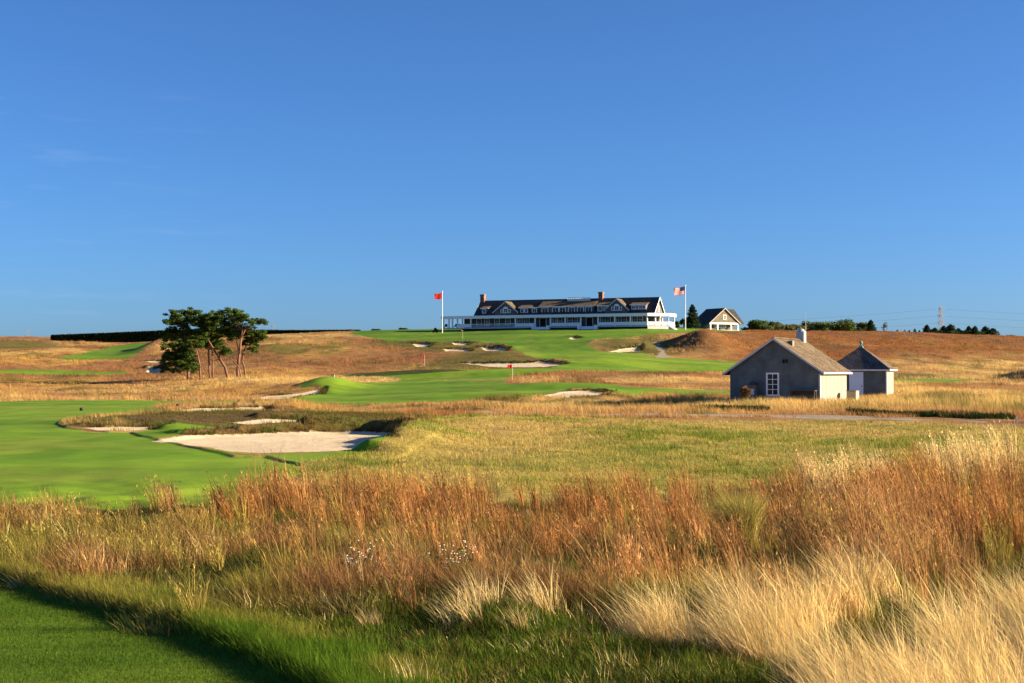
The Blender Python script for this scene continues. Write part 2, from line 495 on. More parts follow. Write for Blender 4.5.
# ------------------------------------------------------------------ mesh helpers
def np_mesh(name, V, loops, starts, totals, mat, parent=None, smooth=False, tint=None, attr='tint'):
    me = bpy.data.meshes.new(name)
    me.vertices.add(len(V)); me.vertices.foreach_set('co', np.ascontiguousarray(V, np.float32).ravel())
    me.loops.add(len(loops)); me.loops.foreach_set('vertex_index', np.ascontiguousarray(loops, np.int32))
    me.polygons.add(len(starts))
    me.polygons.foreach_set('loop_start', np.ascontiguousarray(starts, np.int32))
    me.polygons.foreach_set('loop_total', np.ascontiguousarray(totals, np.int32))
    if smooth:
        me.polygons.foreach_set('use_smooth', np.ones(len(starts), bool))
    me.update(calc_edges=True)
    if tint is not None:
        a = me.attributes.new(attr, 'FLOAT_COLOR', 'POINT')
        c = np.ones((len(V), 4), np.float32); c[:, :3] = tint
        a.data.foreach_set('color', c.ravel())
    me.materials.append(mat)
    o = bpy.data.objects.new(name, me)
    COL.objects.link(o)
    if parent: o.parent = parent
    return o

def quads_obj(name, V, Q, mat, **k):
    Q = np.asarray(Q, np.int32)
    n = len(Q)
    return np_mesh(name, V, Q.ravel(), np.arange(n) * 4, np.full(n, 4), mat, **k)

class MB:
    """collects boxes, plates, bars into one mesh"""
    def __init__(s): s.v = []; s.f = []; s.mi = []; s.m = 0
    def add(s, vs, fs):
        o = len(s.v); s.v += [tuple(map(float, q)) for q in vs]
        for f in fs: s.f.append(tuple(o + i for i in f)); s.mi.append(s.m)
        return s
    def box(s, x0, x1, y0, y1, z0, z1):
        if x0 > x1: x0, x1 = x1, x0
        if y0 > y1: y0, y1 = y1, y0
        if z0 > z1: z0, z1 = z1, z0
        return s.add([(x0, y0, z0), (x1, y0, z0), (x1, y1, z0), (x0, y1, z0), (x0, y0, z1), (x1, y0, z1), (x1, y1, z1), (x0, y1, z1)],
                     [(0, 3, 2, 1), (4, 5, 6, 7), (0, 1, 5, 4), (1, 2, 6, 5), (2, 3, 7, 6), (3, 0, 4, 7)])
    def prism(s, pts, off):
        """flat polygon pts (3d) pushed along off"""
        n = len(pts); off = np.array(off)
        a = [np.array(q, float) for q in pts]; b = [q + off for q in a]
        return s.add(a + b, [tuple(range(n))[::-1], tuple(range(n, 2 * n))] + [(i, (i + 1) % n, n + (i + 1) % n, n + i) for i in range(n)])
    def bar(s, p, q, r, r2=None, n=6):
        p = Vector(p); q = Vector(q); d = (q - p)
        if d.length < 1e-6: return s
        r2 = r if r2 is None else r2
        z = d.normalized(); x = z.orthogonal().normalized(); y = z.cross(x)
        a = []; b = []
        for i in range(n):
            t = 2 * PI * i / n
            o = x * math.cos(t) + y * math.sin(t)
            a.append(p + o * r); b.append(q + o * r2)
        return s.add(a + b, [tuple(range(n))[::-1], tuple(range(n, 2 * n))] + [(i, (i + 1) % n, n + (i + 1) % n, n + i) for i in range(n)])
    def lathe(s, c, prof, n=12):
        c = Vector(c); o = len(s.v)
        for (r, z) in prof:
            for i in range(n):
                t = 2 * PI * i / n
                s.v.append((c.x + r * math.cos(t), c.y + r * math.sin(t), c.z + z))
        for k in range(len(prof) - 1):
            for i in range(n):
                j = (i + 1) % n
                s.f.append((o + k * n + i, o + k * n + j, o + (k + 1) * n + j, o + (k + 1) * n + i)); s.mi.append(s.m)
        s.f.append(tuple(o + i for i in range(n))[::-1]); s.mi.append(s.m)
        s.f.append(tuple(o + (len(prof) - 1) * n + i for i in range(n))); s.mi.append(s.m)
        return s
    def build(s, name, mat, parent=None, smooth=False):
        me = bpy.data.meshes.new(name)
        me.from_pydata(s.v, [], s.f)
        mats = mat if isinstance(mat, (list, tuple)) else [mat]
        for m in mats: me.materials.append(m)
        me.polygons.foreach_set('material_index', s.mi)
        if smooth: me.polygons.foreach_set('use_smooth', [True] * len(s.f))
        me.update()
        o = bpy.data.objects.new(name, me); COL.objects.link(o)
        if parent: o.parent = parent
        return o

def empty(name, loc, rz=0):
    o = bpy.data.objects.new(name, None); COL.objects.link(o)
    o.location = loc; o.rotation_euler = (0, 0, rz)
    o.empty_display_size = .5
    return o

def gz(x, y):
    return float(ground_h(x, y)[0])

# ================================================================== GROUND
cols = np.concatenate([np.arange(-900, -40, 14.0), np.arange(-40, 1064, 1.7), np.arange(1064, 1960, 14.0)])
def _geo(a, b, k): return np.exp(np.arange(math.log(a), math.log(b), k))
rows = np.concatenate([_geo(3, 9, .03), _geo(9, 36, .010), _geo(36, 135, .0055), _geo(135, 440, .0035), _geo(440, 4200, .03)])
U = (cols - 512) / F
GX = U[None, :] * rows[:, None]
GY = np.repeat(rows[:, None], len(cols), 1)
GB = base_h(GX, GY)
X = GX.ravel(); Y = GY.ravel()
GZ = ground_h(X, Y)
PXv, PYv = project(X, Y, GB.ravel())

edge = (fbm(X / 1.2, Y / 1.2, 21, 3) - .5)
zone = np.zeros(len(X), int)            # 0 rough 1 fairway 2 sand 3 track 4 mown path
def srt(P, m=4): return sdf(P, X, Y, m)[0]
fair = np.full(len(X), -99.0)
for P in GREENS: fair = np.maximum(fair, srt(P, 5))
sc_edge = np.clip(Y / 120, .25, 2.5)
zone[(fair + edge * .9 * sc_edge) > 0] = 1
mead = srt(MEADOW, 5)
zone[(mead + edge * 1.0) > 0] = 0
SWALE_SHADE = plan([(338, 377), (355, 374.2), (420, 372.4), (468, 372.2), (470, 374), (425, 375.6), (385, 377)])  # band where the shadow of a swale is painted on the turf
swale_sh = srt(SWALE_SHADE, 3)
zone[(swale_sh + edge * .6) > 0] = 0
sand = np.full(len(X), -99.0); bid = np.zeros(len(X), int)
for bi, (P, _, _, _) in enumerate(BUNKERS):
    s = srt(P, 3)
    k = s > sand
    sand = np.where(k, s, sand); bid = np.where(k, bi, bid)
zone[(sand + edge * .30 * np.minimum(sc_edge, 1)) > 0] = 2
trk = srt(TRACK, 3)
fp = srt(FOOTPATH, 3)
zone[((trk + edge * .7) > 0) | ((fp + edge) > 0)] = 3
mown = srt(MOWN, 3)
zone[(mown + edge * .25) > 0] = 4
bank = srt(DARKBANK, 4)
oliv = np.full(len(X), -99.0)
for P in OLIVE: oliv = np.maximum(oliv, srt(P, 8))

# ground cover colours (albedo): patches of different grasses
def lerp(a, b, t): return a + (b - a) * t[:, None]
A = lambda *c: np.array(c, float)[None, :]
nb = fbm(X / 14, Y / 26, 41, 4); ns = fbm(X / 3.2, Y / 5, 51, 3); nl = fbm(X / 45, Y / 60, 61, 3)
C_BROWN, C_RUST, C_GOLD, C_STRAW = A(.215, .107, .044), A(.175, .070, .020), A(.33, .20, .056), A(.46, .33, .12)
C_OLIVE, C_GREEN = A(.085, .085, .020), A(.07, .10, .016)
def rough_colour(x, y, px, py, nb, ns, nl):
    c = np.repeat(C_BROWN, len(x), 0)
    hill = sstep(640, 760, px) * sstep(366, 356, py)
    c = lerp(c, C_RUST, hill * .9)
    gold = sstep(.48, .66, nb * .65 + ns * .35)
    c = lerp(c, C_GOLD, gold * (1 - hill * .8))
    band = np.exp(-((py - 380.5) / 3.8) ** 2) * sstep(120, 240, px) * sstep(520, 420, px)
    band = np.maximum(band, 1.25 * np.exp(-((py - 405) / 8) ** 2) * sstep(440, 520, px))
    band = np.maximum(band, np.exp(-((py - 381) / 3.0) ** 2) * sstep(500, 530, px) * sstep(760, 730, px) * .8)
    band = np.maximum(band, np.exp(-((py - 366.5) / 2.2) ** 2) * sstep(840, 900, px) * .7)
    band = np.maximum(band, np.exp(-((py - 336) / 1.8) ** 2) * sstep(235, 260, px) * sstep(420, 330, px) * .9)
    rt = sstep(840, 900, px) * sstep(354, 362, py) * sstep(408, 398, py) * (.25 + .75 * sstep(.4, .6, nb))
    dr = sstep(.54, .66, fbm(x / 26, y / 40, 49, 3)) * .5 * (1 - hill)
    band = np.maximum(np.maximum(band, rt), dr)
    c = lerp(c, C_STRAW, np.clip(band * (.35 + .9 * ns), 0, 1))
    dk = sstep(.52, .66, fbm(x / 10, y / 16, 47, 3)) * sstep(.35, .6, ns)
    c = lerp(c, np.repeat(A(.10, .055, .024), len(x), 0), dk * .75)
    gr = sstep(.60, .74, nl * .5 + ns * .5)
    c = lerp(c, C_OLIVE, gr * .8)
    return c
cov = rough_colour(X, Y, PXv, PYv, nb, ns, nl)
cov = lerp(cov, C_OLIVE, sstep(-6, 3, oliv + (nb - .5) * 14) * .85)
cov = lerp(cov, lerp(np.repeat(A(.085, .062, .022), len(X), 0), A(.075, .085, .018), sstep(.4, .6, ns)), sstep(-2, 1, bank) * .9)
mc = lerp(np.repeat(A(.29, .235, .058), len(X), 0), A(.18, .19, .034), sstep(.42, .62, ns * .6 + nl * .4))
mc = lerp(mc, A(.33, .24, .08), sstep(.55, .7, nb))
cov = lerp(cov, mc, sstep(-1, .6, mead))
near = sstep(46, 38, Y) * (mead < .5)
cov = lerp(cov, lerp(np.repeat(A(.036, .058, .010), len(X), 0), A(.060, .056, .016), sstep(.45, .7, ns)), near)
fw = lerp(np.repeat(A(.098, .190, .006), len(X), 0), A(.145, .232, .010), sstep(.35, .65, fbm(X / 30, Y / 6, 71, 3)))
fw = lerp(fw, A(.185, .225, .02), sstep(.52, .72, fbm(X / 4, Y / 7, 72, 4)) * .6)
fw = fw * (1 + .10 * np.sign(np.sin(Y * .42 + X * .10 + 2.0 * fbm(X / 20, Y / 20, 73, 2))) * .6)[:, None] * (.82 + .36 * fbm(X / 1.4, Y / 3, 74, 3))[:, None]
lawn = sstep(265, 300, Y) * (.55 + .45 * sstep(.35, .6, fbm(X / 22, Y / 16, 75, 3)))
fw = fw * A(.88, .95, 1.15)
fw = lerp(fw, fw * A(.70, .80, .9), lawn)      # longer turf on the clubhouse lawn
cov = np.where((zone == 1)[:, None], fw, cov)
sd_ = lerp(np.repeat(A(.50, .405, .265), len(X), 0), A(.62, .51, .345), ns)
cov = np.where(((swale_sh > -.5) & (zone == 0))[:, None], A(.035, .055, .009), cov)  # swale shadow laid in as dark green
cov = np.where((zone == 2)[:, None], sd_, cov)
tk = lerp(np.repeat(A(.20, .17, .125), len(X), 0), A(.30, .26, .20), ns)
cov = np.where((zone == 3)[:, None], tk, cov)
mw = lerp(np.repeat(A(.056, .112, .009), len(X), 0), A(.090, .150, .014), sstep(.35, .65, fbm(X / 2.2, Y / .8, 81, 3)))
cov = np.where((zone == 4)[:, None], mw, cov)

MG = {
    0: ground_mat('rough_grass_ground', 4.0, .38, .9, .25),
    1: ground_mat('mown_turf', 9.0, .16, .25, .03),
    2: ground_mat('bunker_sand', 1.4, .10, .7, .16),
    3: ground_mat('gravel', 6.0, .18, .4, .04),
    4: ground_mat('path_turf', 30.0, .30, .7, .02),
}
nr, nc = len(rows), len(cols)
VID = np.arange(nr * nc).reshape(nr, nc)
QA = np.stack([VID[:-1, :-1], VID[:-1, 1:], VID[1:, 1:], VID[1:, :-1]], -1).reshape(-1, 4)
ZF = zone.reshape(nr, nc)[:-1, :-1].ravel()
ZC = zone.reshape(nr, nc)
ZF = np.where((ZF == 2) & ~((ZC[1:, :-1] == 2) & (ZC[:-1, 1:] == 2) & (ZC[1:, 1:] == 2)).ravel(), 0, ZF)
BF = bid.reshape(nr, nc)[:-1, :-1].ravel()
VALL = np.stack([X, Y, GZ], 1)
def ground_piece(name, sel, mat):
    q = QA[sel]
    if not len(q): return None
    u, inv = np.unique(q, return_inverse=True)
    o = quads_obj(name, VALL[u], inv.reshape(-1, 4), mat, smooth=True, tint=cov[u], attr='cover')
    o['kind'] = 'structure'
    return o
tag(ground_piece('rough_ground', ZF == 0, MG[0]), 'rolling links ground of brown and gold fescue rough', 'ground')
tag(ground_piece('fairway', ZF == 1, MG[1]), 'smooth bright green mown fairways and lawns', 'fairway')
tag(ground_piece('gravel_path', ZF == 3, MG[3]), 'pale sandy track crossing in front of the sheds', 'path')
tag(ground_piece('mown_path', ZF == 4, MG[4]), 'shaded close mown strip in the near left corner', 'mown path')
BL = ['large pale sand bunker nearest the camera', 'thin sand bunker left of the large bunker', 'sliver of sand under the brown bank behind the large bunker', 'long narrow bunker farther up the left fairway', 'bunker against the shaded green mound',
      'sand bunker in front of the putting green', 'small sandy hollow at the left end of the track', 'long sand bunker below the upper lawn', 'deep round bunker on the bank below the clubhouse', 'half shaded bunker farthest left below the clubhouse', 'thin bunker at the top of the bank', 'bunker right of the deep round one on the bank', 'tiny patch of sand on the clubhouse lawn', 'bunker under the brown bank right of the lawn', 'thin sand strip beside the pines', 'shaded bunker left of the pines', 'dark hollow bunker at the right edge']
for bi in range(len(BUNKERS)):
    o = ground_piece('sand_bunker', (ZF == 2) & (BF == bi), MG[2])
    if o: tag(o, BL[bi], 'bunker')

# ================================================================== GRASS
def blades(name, base, hgt, lean, width, col, mat=M_BLADE, seg=3, curl=1.8, wsin=True):
    """base (n,3), hgt (n), lean (n,2) horizontal travel of the tip, width (n), col (n,3)"""
    n = len(base)
    az = RNG.uniform(0, 2 * PI, n)
    wd = np.stack([np.cos(az), np.sin(az) * .6, np.zeros(n)], 1)
    ts = np.linspace(0, 1, seg + 1)
    Vs = []
    ll = np.hypot(lean[:, 0], lean[:, 1])
    vert = np.sqrt(np.maximum(hgt ** 2 - (ll * .75) ** 2, (hgt * .3) ** 2))
    kink = RNG.normal(0, .05, (n, 2)) * hgt[:, None]
    for k, t in enumerate(ts):
        c = base.copy()
        c[:, :2] += kink * math.sin(PI * t)
        c[:, 0] += lean[:, 0] * t ** curl; c[:, 1] += lean[:, 1] * t ** curl
        c[:, 2] += vert * t
        if k < seg:
            w = width * (1 - .55 * t)
            Vs += [c - wd * w[:, None] * .5, c + wd * w[:, None] * .5]
        else:
            Vs.append(c)
    m = 2 * seg + 1
    V = np.stack(Vs, 1).reshape(-1, 3)
    off = np.arange(n) * m
    fl = []
    for k in range(seg - 1):
        fl.append(np.stack([off + 2 * k, off + 2 * k + 1, off + 2 * k + 3, off + 2 * k + 2], 1))
    tri = np.stack([off + 2 * seg - 2, off + 2 * seg - 1, off + 2 * seg], 1)
    nq = n * (seg - 1)
    loops = np.concatenate([np.concatenate(fl).ravel() if fl else np.zeros(0, int), tri.ravel()])
    starts = np.concatenate([np.arange(nq) * 4, nq * 4 + np.arange(n) * 3])
    totals = np.concatenate([np.full(nq, 4), np.full(n, 3)])
    return np_mesh(name, V, loops, starts, totals, mat, tint=np.repeat(col, m, 0))

def scatter(n, d0, d1, px0, px1, power=1.0):
    """points with density falling as 1/d**power over the ground between two distances and bearings"""
    e = 2 - power
    u = RNG.uniform(0, 1, n)
    d = (d0 ** e + u * (d1 ** e - d0 ** e)) ** (1 / e) if abs(e) > 1e-6 else d0 * (d1 / d0) ** u
    px = RNG.uniform(px0, px1, n)
    return (px - 512) / F * d, d, px

def tussocks(cx, cy, per, spread, hgt, lean0, flare, width, col, jit=.18, hj=.25):
    """expand tussock centres into blades; arrays per tussock"""
    n = len(cx)
    idx = np.repeat(np.arange(n), per)
    N = len(idx)
    a = RNG.uniform(0, 2 * PI, N); r = np.sqrt(RNG.uniform(0, 1, N)) * spread[idx]
    bx = cx[idx] + np.cos(a) * r; by = cy[idx] + np.sin(a) * r
    h = hgt[idx] * np.clip(1 + RNG.normal(0, hj, N), .35, 1.5)
    fl = flare[idx] * h * RNG.uniform(.2, 1.0, N)
    a2 = a + RNG.normal(0, .5, N)
    lx = np.cos(a2) * fl + lean0[idx, 0] * h * RNG.uniform(.5, 1.4, N)
    ly = np.sin(a2) * fl + lean0[idx, 1] * h * RNG.uniform(.5, 1.4, N)
    c = col[idx] * np.clip(1 + RNG.normal(0, jit, (N, 1)), .5, 1.7) * np.clip(1 + RNG.normal(0, .05, (N, 3)), .8, 1.2)
    w = width[idx] * RNG.uniform(.6, 1.4, N)
    z = ground_h(bx, by) - .02
    return np.stack([bx, by, z], 1), h, np.stack([lx, ly], 1), w, c

G_RUST, G_BROWN, G_TAN = A(.37, .172, .056), A(.26, .135, .055), A(.47, .28, .115)
G_STRAW, G_YG, G_GRN = A(.76, .60, .27), A(.27, .235, .05), A(.070, .125, .012)
G_DKG = A(.05, .08, .014)
TALL = plan([(-300, 530), (0, 520), (150, 514), (300, 506), (520, 508), (700, 503), (800, 498), (900, 484), (1024, 457), (1250, 450), (1800, 450)])
TALL = np.concatenate([TALL, [(40, 6), (1.5, 6)]])
pe = plan([(350, 706), (318, 680), (262, 653), (200, 628), (125, 604), (60, 588), (0, 571), (-100, 540), (-250, 500)])
TALL = np.concatenate([TALL, pe])

def near_points(n, d0=8.5, d1=47, px0=-130, px1=1160, power=1.0):
    if px1 > 1000:                      # carry on past the edge of the photograph
        n = int(n * (px1 + 420 - px0) / (px1 - px0)); px1 += 420
    x, y, px = scatter(n, d0, d1, px0, px1, power)
    s = sdf(TALL, x, y, 2)[0]
    k = (s + (vnoise(x * 1.5, y * 1.5, 7) - .5) * .8) > 0
    x, y, s = x[k], y[k], s[k]
    px, py = project(x, y, base_h(x, y))
    return x, y, px, py, s

# --- tall red-brown bunch grass
x, y, px, py, s = near_points(7600, power=1.05)
n1 = fbm(x / 1.3, y / 2.0, 101, 3); n2 = fbm(x / 4, y / 5, 102, 3); n3 = fbm(x / .7, y / .9, 104, 2)
# row where the tall cover gives out towards the mown strip
edge_row = np.interp(px, [-100, 0, 200, 330, 420, 520, 640, 760, 1100], [545, 548, 566, 580, 590, 600, 612, 632, 640]) + (n2 - .5) * 50
low = sstep(-8, 14, py - edge_row)
back = sstep(545, 520, py - np.interp(px, [0, 600, 760, 1100], [0, 0, 45, 75]))
keepp = RNG.uniform(0, 1, len(x)) < np.where(low > .5, .006 * (py < 655), (.06 + .9 * sstep(.40, .60, n1 * .65 + n3 * .35)) * (.22 + .78 * back))
gap = sstep(.36, .44, fbm(x / 1.9, y / 3.0, 106, 2)) * .9 + .1
keepp &= RNG.uniform(0, 1, len(x)) < gap
x, y, px, py, n1, n2, n3, low, s, back = [q[keepp] for q in (x, y, px, py, n1, n2, n3, low, s, back)]
n = len(x)
col = lerp(np.repeat(G_RUST, n, 0), G_TAN, sstep(.48, .66, n2) * .6)
col = lerp(col, G_BROWN, sstep(.5, .35, n1) * .6)
lft = sstep(400, 150, px) * sstep(515, 545, py)
col = lerp(col, G_YG, np.clip(lft * 1.0, 0, .9))
col = lerp(col, G_YG, (RNG.uniform(0, 1, n) < .10) * .8)
rgt = sstep(740, 860, px + 60 * (n1 - .5)) * sstep(5.5, 2.0, s) * sstep(.36, .5, n3 * .5 + n1 * .5)
col = lerp(col, np.repeat(A(.36, .24, .085), n, 0), sstep(.45, .7, n3) * .18)
col = lerp(col, G_STRAW, rgt * .9)
col = col * np.clip(1 + RNG.normal(0, .22, (n, 1)), .5, 1.6)
hh = (.27 + .52 * n1 + .26 * sstep(.5, .72, n3)) * (1 - .3 * lft) * np.where(px < 150, .9, 1) * RNG.uniform(.65, 1.25, n)
hh = np.clip(hh * (.75 + .25 * back) * (1 + .35 * rgt), .22, .95)
per = np.clip((52 * (14 / np.maximum(y, 14)) ** .35), 24, 52).astype(int)
b = tussocks(x, y, per, .05 + .12 * RNG.uniform(0, 1, n), hh, np.stack([-.04 - .28 * RNG.uniform(0, 1, n) ** 1.5 - .12 * n2, RNG.normal(0, .12, n)], 1), .24 + .3 * lft, .0042 + y * .00034, col, jit=.28, hj=.28)
o = blades('bunch_grass', *b)
# feathery seed heads near the tops of the stalks
kk = np.nonzero(RNG.uniform(0, 1, len(b[0])) < .5)[0]
kk = np.repeat(kk, 2)
ft = RNG.uniform(.62, .98, len(kk)); hb = b[1][kk]; lb_ = b[2][kk]
ll_ = np.hypot(lb_[:, 0], lb_[:, 1]); vv = np.sqrt(np.maximum(hb ** 2 - (ll_ * .75) ** 2, (hb * .3) ** 2))
sp_ = b[0][kk] + np.stack([lb_[:, 0] * ft ** 1.8, lb_[:, 1] * ft ** 1.8, vv * ft], 1)
m_ = len(kk)
sc_ = b[4][kk] * RNG.uniform(.8, 1.5, (m_, 1)) + A(.03, .02, .012)
sh_ = blades('seed_heads', sp_, RNG.uniform(.035, .075, m_), np.stack([RNG.normal(-.01, .03, m_), RNG.normal(0, .03, m_)], 1), b[3][kk] * 1.7, sc_, seg=1)
tag(sh_, 'feathery seed heads at the tops of the red brown grass', 'seed heads', kind='stuff')
tag(o, 'tall red brown bunch grass filling the near slope', 'tall grass', kind='stuff')
# --- fill grass, shorter, greener, between the bunches
x, y, px, py, s = near_points(9500, power=1.1)
x2, y2, px2, py2, s2 = near_points(5200, 8.5, 15.5, 150, 900, .7)
k2 = py2 > 596
x, y, px, py = np.concatenate([x, x2[k2]]), np.concatenate([y, y2[k2]]), np.concatenate([px, px2[k2]]), np.concatenate([py, py2[k2]])
n = len(x); n1 = fbm(x / 1.6, y / 2.2, 111, 3); n4 = fbm(x / .8, y / .8, 112, 2)
edge_row = np.interp(px, [-100, 0, 200, 330, 420, 520, 640, 760, 1100], [565, 572, 596, 604, 606, 610, 616, 640, 650])
lowz = sstep(-12, 18, py - edge_row + (n4 - .5) * 40)
col = lerp(np.repeat(G_YG, n, 0), G_BROWN, sstep(.42, .62, n1))
col = lerp(col, lerp(np.repeat(G_GRN, n, 0), G_DKG, sstep(.4, .6, n4)), lowz * (.2 + .7 * sstep(110, 330, px)))
col = lerp(col, G_STRAW, (RNG.uniform(0, 1, n) < .05) * .8)
col = lerp(col, G_BROWN, ((RNG.uniform(0, 1, n) < .07) * (lowz > .5)) * .8)
hh = .18 + .26 * n1
gap = 1 - sstep(.36, .46, fbm(x / 1.9, y / 3.0, 106, 2))
col = lerp(col, lerp(np.repeat(G_DKG, n, 0), A(.09, .085, .02), n4), gap * .85 * (1 - lowz))
hh = hh * (1 - .45 * gap) * (1 - .62 * lowz) * RNG.uniform(.6, 1.35, n)
col = col * np.clip(1 + RNG.normal(-.05, .30, (n, 1)), .35, 1.6)
b = tussocks(x, y, np.full(n, 26), np.full(n, .2), hh, np.stack([-.1 - .35 * RNG.uniform(0, 1, n), RNG.normal(0, .2, n)], 1), np.full(n, .7), .0055 + y * .00026, col, jit=.25)
tag(blades('understory_grass', *b, seg=2), 'short green and olive grass growing between the tall bunches', 'grass', kind='stuff')
# --- straw coloured grass, bottom right, and pale clumps along the front
x, y, px, py, s = near_points(7600, 8.0, 19, 330, 1180, .8)
n1 = .5 * fbm(x / .95, y / 1.3, 121, 3) + .5 * fbm(x / .42, y / .60, 122, 2)
top_row = np.interp(px, [330, 420, 560, 640, 720, 820, 1100], [612, 612, 620, 628, 626, 614, 622])
bot_row = np.interp(px, [330, 420, 600, 660, 720, 780, 860, 1100], [625, 640, 648, 654, 662, 676, 800, 800])
thr = np.interp(px, [330, 600, 700, 850], [.60, .575, .53, .492])
k = (n1 > thr) & (py > top_row) & (py < bot_row)
k |= (py > 640) & (py < 690) & (px > 380) & (RNG.uniform(0, 1, len(x)) < .006)
x, y, px, py, n1, bot_row = [q[k] for q in (x, y, px, py, n1, bot_row)]
n = len(x)
col = lerp(np.repeat(G_STRAW, n, 0), G_TAN, RNG.uniform(0, .75, n) ** 1.9)
col = col * np.clip(1 + RNG.normal(0, .2, (n, 1)), .5, 1.5)
hh = (.17 + .50 * n1) * RNG.uniform(.55, 1.2, n) * np.interp(px, [330, 600, 760], [.60, .75, 1.1])
hh = hh * np.where(py > bot_row - 6, .8, 1)
b = tussocks(x, y, np.full(n, 42), .05 + .16 * RNG.uniform(0, 1, n), hh, np.stack([-.15 - .45 * RNG.uniform(0, 1, n), RNG.normal(.05, .25, n)], 1), np.full(n, .45), np.clip(.0066 * y / 12.5, .0042, .009), col, jit=.3, hj=.32)
tag(blades('straw_grass', *b, curl=2.0), 'pale straw coloured grass leaning left in the near right corner', 'straw grass', kind='stuff')
# --- green lip of longer turf beside the mown path
lip = plan([(-60, 553), (0, 571), (60, 588), (125, 604), (200, 628), (262, 653), (318, 680), (350, 706)])
seg_i = RNG.integers(0, len(lip) - 1, 2600); tt = RNG.uniform(0, 1, 2600)
p0 = lip[seg_i] + (lip[seg_i + 1] - lip[seg_i]) * tt[:, None]
dv = np.abs(RNG.normal(0, .38, 2600)) + .02
x = p0[:, 0] + dv * .78; y = p0[:, 1] + dv * .62
n = len(x)
vpx, _ = project(x, y, base_h(x, y))
col = lerp(np.repeat(G_GRN * 1.25, n, 0), G_YG, np.maximum(sstep(.5, .7, vnoise(x * 1.3, y * 1.3, 131)) * .6, sstep(240, 90, vpx) * .85))
b = tussocks(x, y, np.full(n, 30), np.full(n, .12), (.05 + .10 * RNG.uniform(0, 1, n)), np.stack([-.25 * RNG.uniform(0, 1, n) - .1, RNG.normal(0, .2, n)], 1), np.full(n, .5), np.full(n, .006), col)
tag(blades('verge_grass', *b, seg=2), 'bright green grass verge along the mown strip', 'grass', kind='stuff')
# --- short blades of the mown strip
x, y, px = scatter(150000, 8.5, 17, -40, 330, .6)
k = sdf(MOWN, x, y, 1)[0] > 0
x, y = x[k], y[k]; n = len(x)
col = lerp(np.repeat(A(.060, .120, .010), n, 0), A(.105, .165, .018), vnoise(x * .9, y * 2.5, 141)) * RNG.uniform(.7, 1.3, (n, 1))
blades_o = blades('mown_turf_blades', np.stack([x, y, ground_h(x, y) - .003], 1), RNG.uniform(.014, .032, n), RNG.normal(0, .012, (n, 2)), np.full(n, .007), col, seg=1)
tag(blades_o, 'short cut blades of the shaded mown strip', 'turf', kind='stuff')

# --- meadow of short yellow-green rough between the slope and the track
x, y, px = scatter(24000, 36, 112, 290, 1290, 1.2)
k = (sdf(MEADOW, x, y, 2)[0] > -.3) & (sdf(TRACK, x, y, 2)[0] < 0)
x, y, px = x[k], y[k], px[k]; n = len(x)
n1 = fbm(x / 2.5, y / 5, 151, 3); n2 = fbm(x / 9, y / 14, 152, 3)
n3 = fbm(x / .8, y / 1.6, 153, 2)
col = lerp(np.repeat(A(.37, .30, .075), n, 0), A(.17, .205, .035), sstep(.47, .62, n1 * .5 + n3 * .5))
col = lerp(col, A(.48, .34, .12), sstep(.52, .66, n2) * .8)
col = col * np.clip(1 + RNG.normal(0, .22, (n, 1)), .4, 1.6)
b = tussocks(x, y, np.full(n, 12), np.full(n, .35), (.06 + .11 * n1) * (1 + .9 * sstep(.62, .75, n3)), np.stack([np.full(n, -.2), RNG.normal(0, .1, n)], 1), np.full(n, .6), .008 + y * .00030, col)
tag(blades('meadow_grass', *b, seg=1), 'short yellow green meadow grass in the middle ground', 'meadow', kind='stuff')

# --- fescue beyond: the track verge, the sheds, the hills
SHED_KEEP = []
def fescue(n, d0, d1, px0, px1, per, hfun, power=1.0, test=None, wk=.00032, cmul=1.55):
    x, y, px = scatter(n, d0, d1, px0, px1, power)
    f = np.full(n, -99.0)
    for P in GREENS: f = np.maximum(f, sdf(P, x, y, 3)[0])
    k = f < -.4
    for (P, _, _, _) in BUNKERS: k &= sdf(P, x, y, 2)[0] < -.3
    k &= (sdf(TRACK, x, y, 2)[0] < -.2) & (sdf(MEADOW, x, y, 2)[0] < 0) & (sdf(FOOTPATH, x, y, 2)[0] < -.2)
    for (cx, cy, ax, hw, hl) in SHED_KEEP:
        dx, dy = x - cx, y - cy
        a = dx * ax[0] + dy * ax[1]; c = -dx * ax[1] + dy * ax[0]
        k &= ~((np.abs(a) < hw) & (np.abs(c) < hl))
    ol = np.full(n, -99.0)
    for P in OLIVE + [DARKBANK]: ol = np.maximum(ol, sdf(P, x, y, 4)[0])
    if test is not None: k &= test(x, y)
    x, y, px, ol = x[k], y[k], px[k], ol[k]; n = len(x)
    _, py = project(x, y, base_h(x, y))
    nb, ns, nl = fbm(x / 14, y / 26, 41, 4), fbm(x / 3.2, y / 5, 51, 3), fbm(x / 45, y / 60, 61, 3)
    c = rough_colour(x, y, px, py, nb, ns, nl)
    c = lerp(c, C_OLIVE * 1.0, sstep(-1, 1, ol) * .8)
    bk = sdf(DARKBANK, x, y, 4)[0]
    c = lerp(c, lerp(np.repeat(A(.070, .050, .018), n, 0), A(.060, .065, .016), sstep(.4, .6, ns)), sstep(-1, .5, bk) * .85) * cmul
    h = hfun(x, y, px, py, ns) * np.where(ol > 0, .45, 1) * (1 - .5 * sstep(342, 334, py))
    return tussocks(x, y, np.full(n, per), np.full(n, .35), h, np.stack([np.full(n, -.25), RNG.normal(0, .1, n)], 1), np.full(n, .45), .006 + y * wk, c, jit=.13)

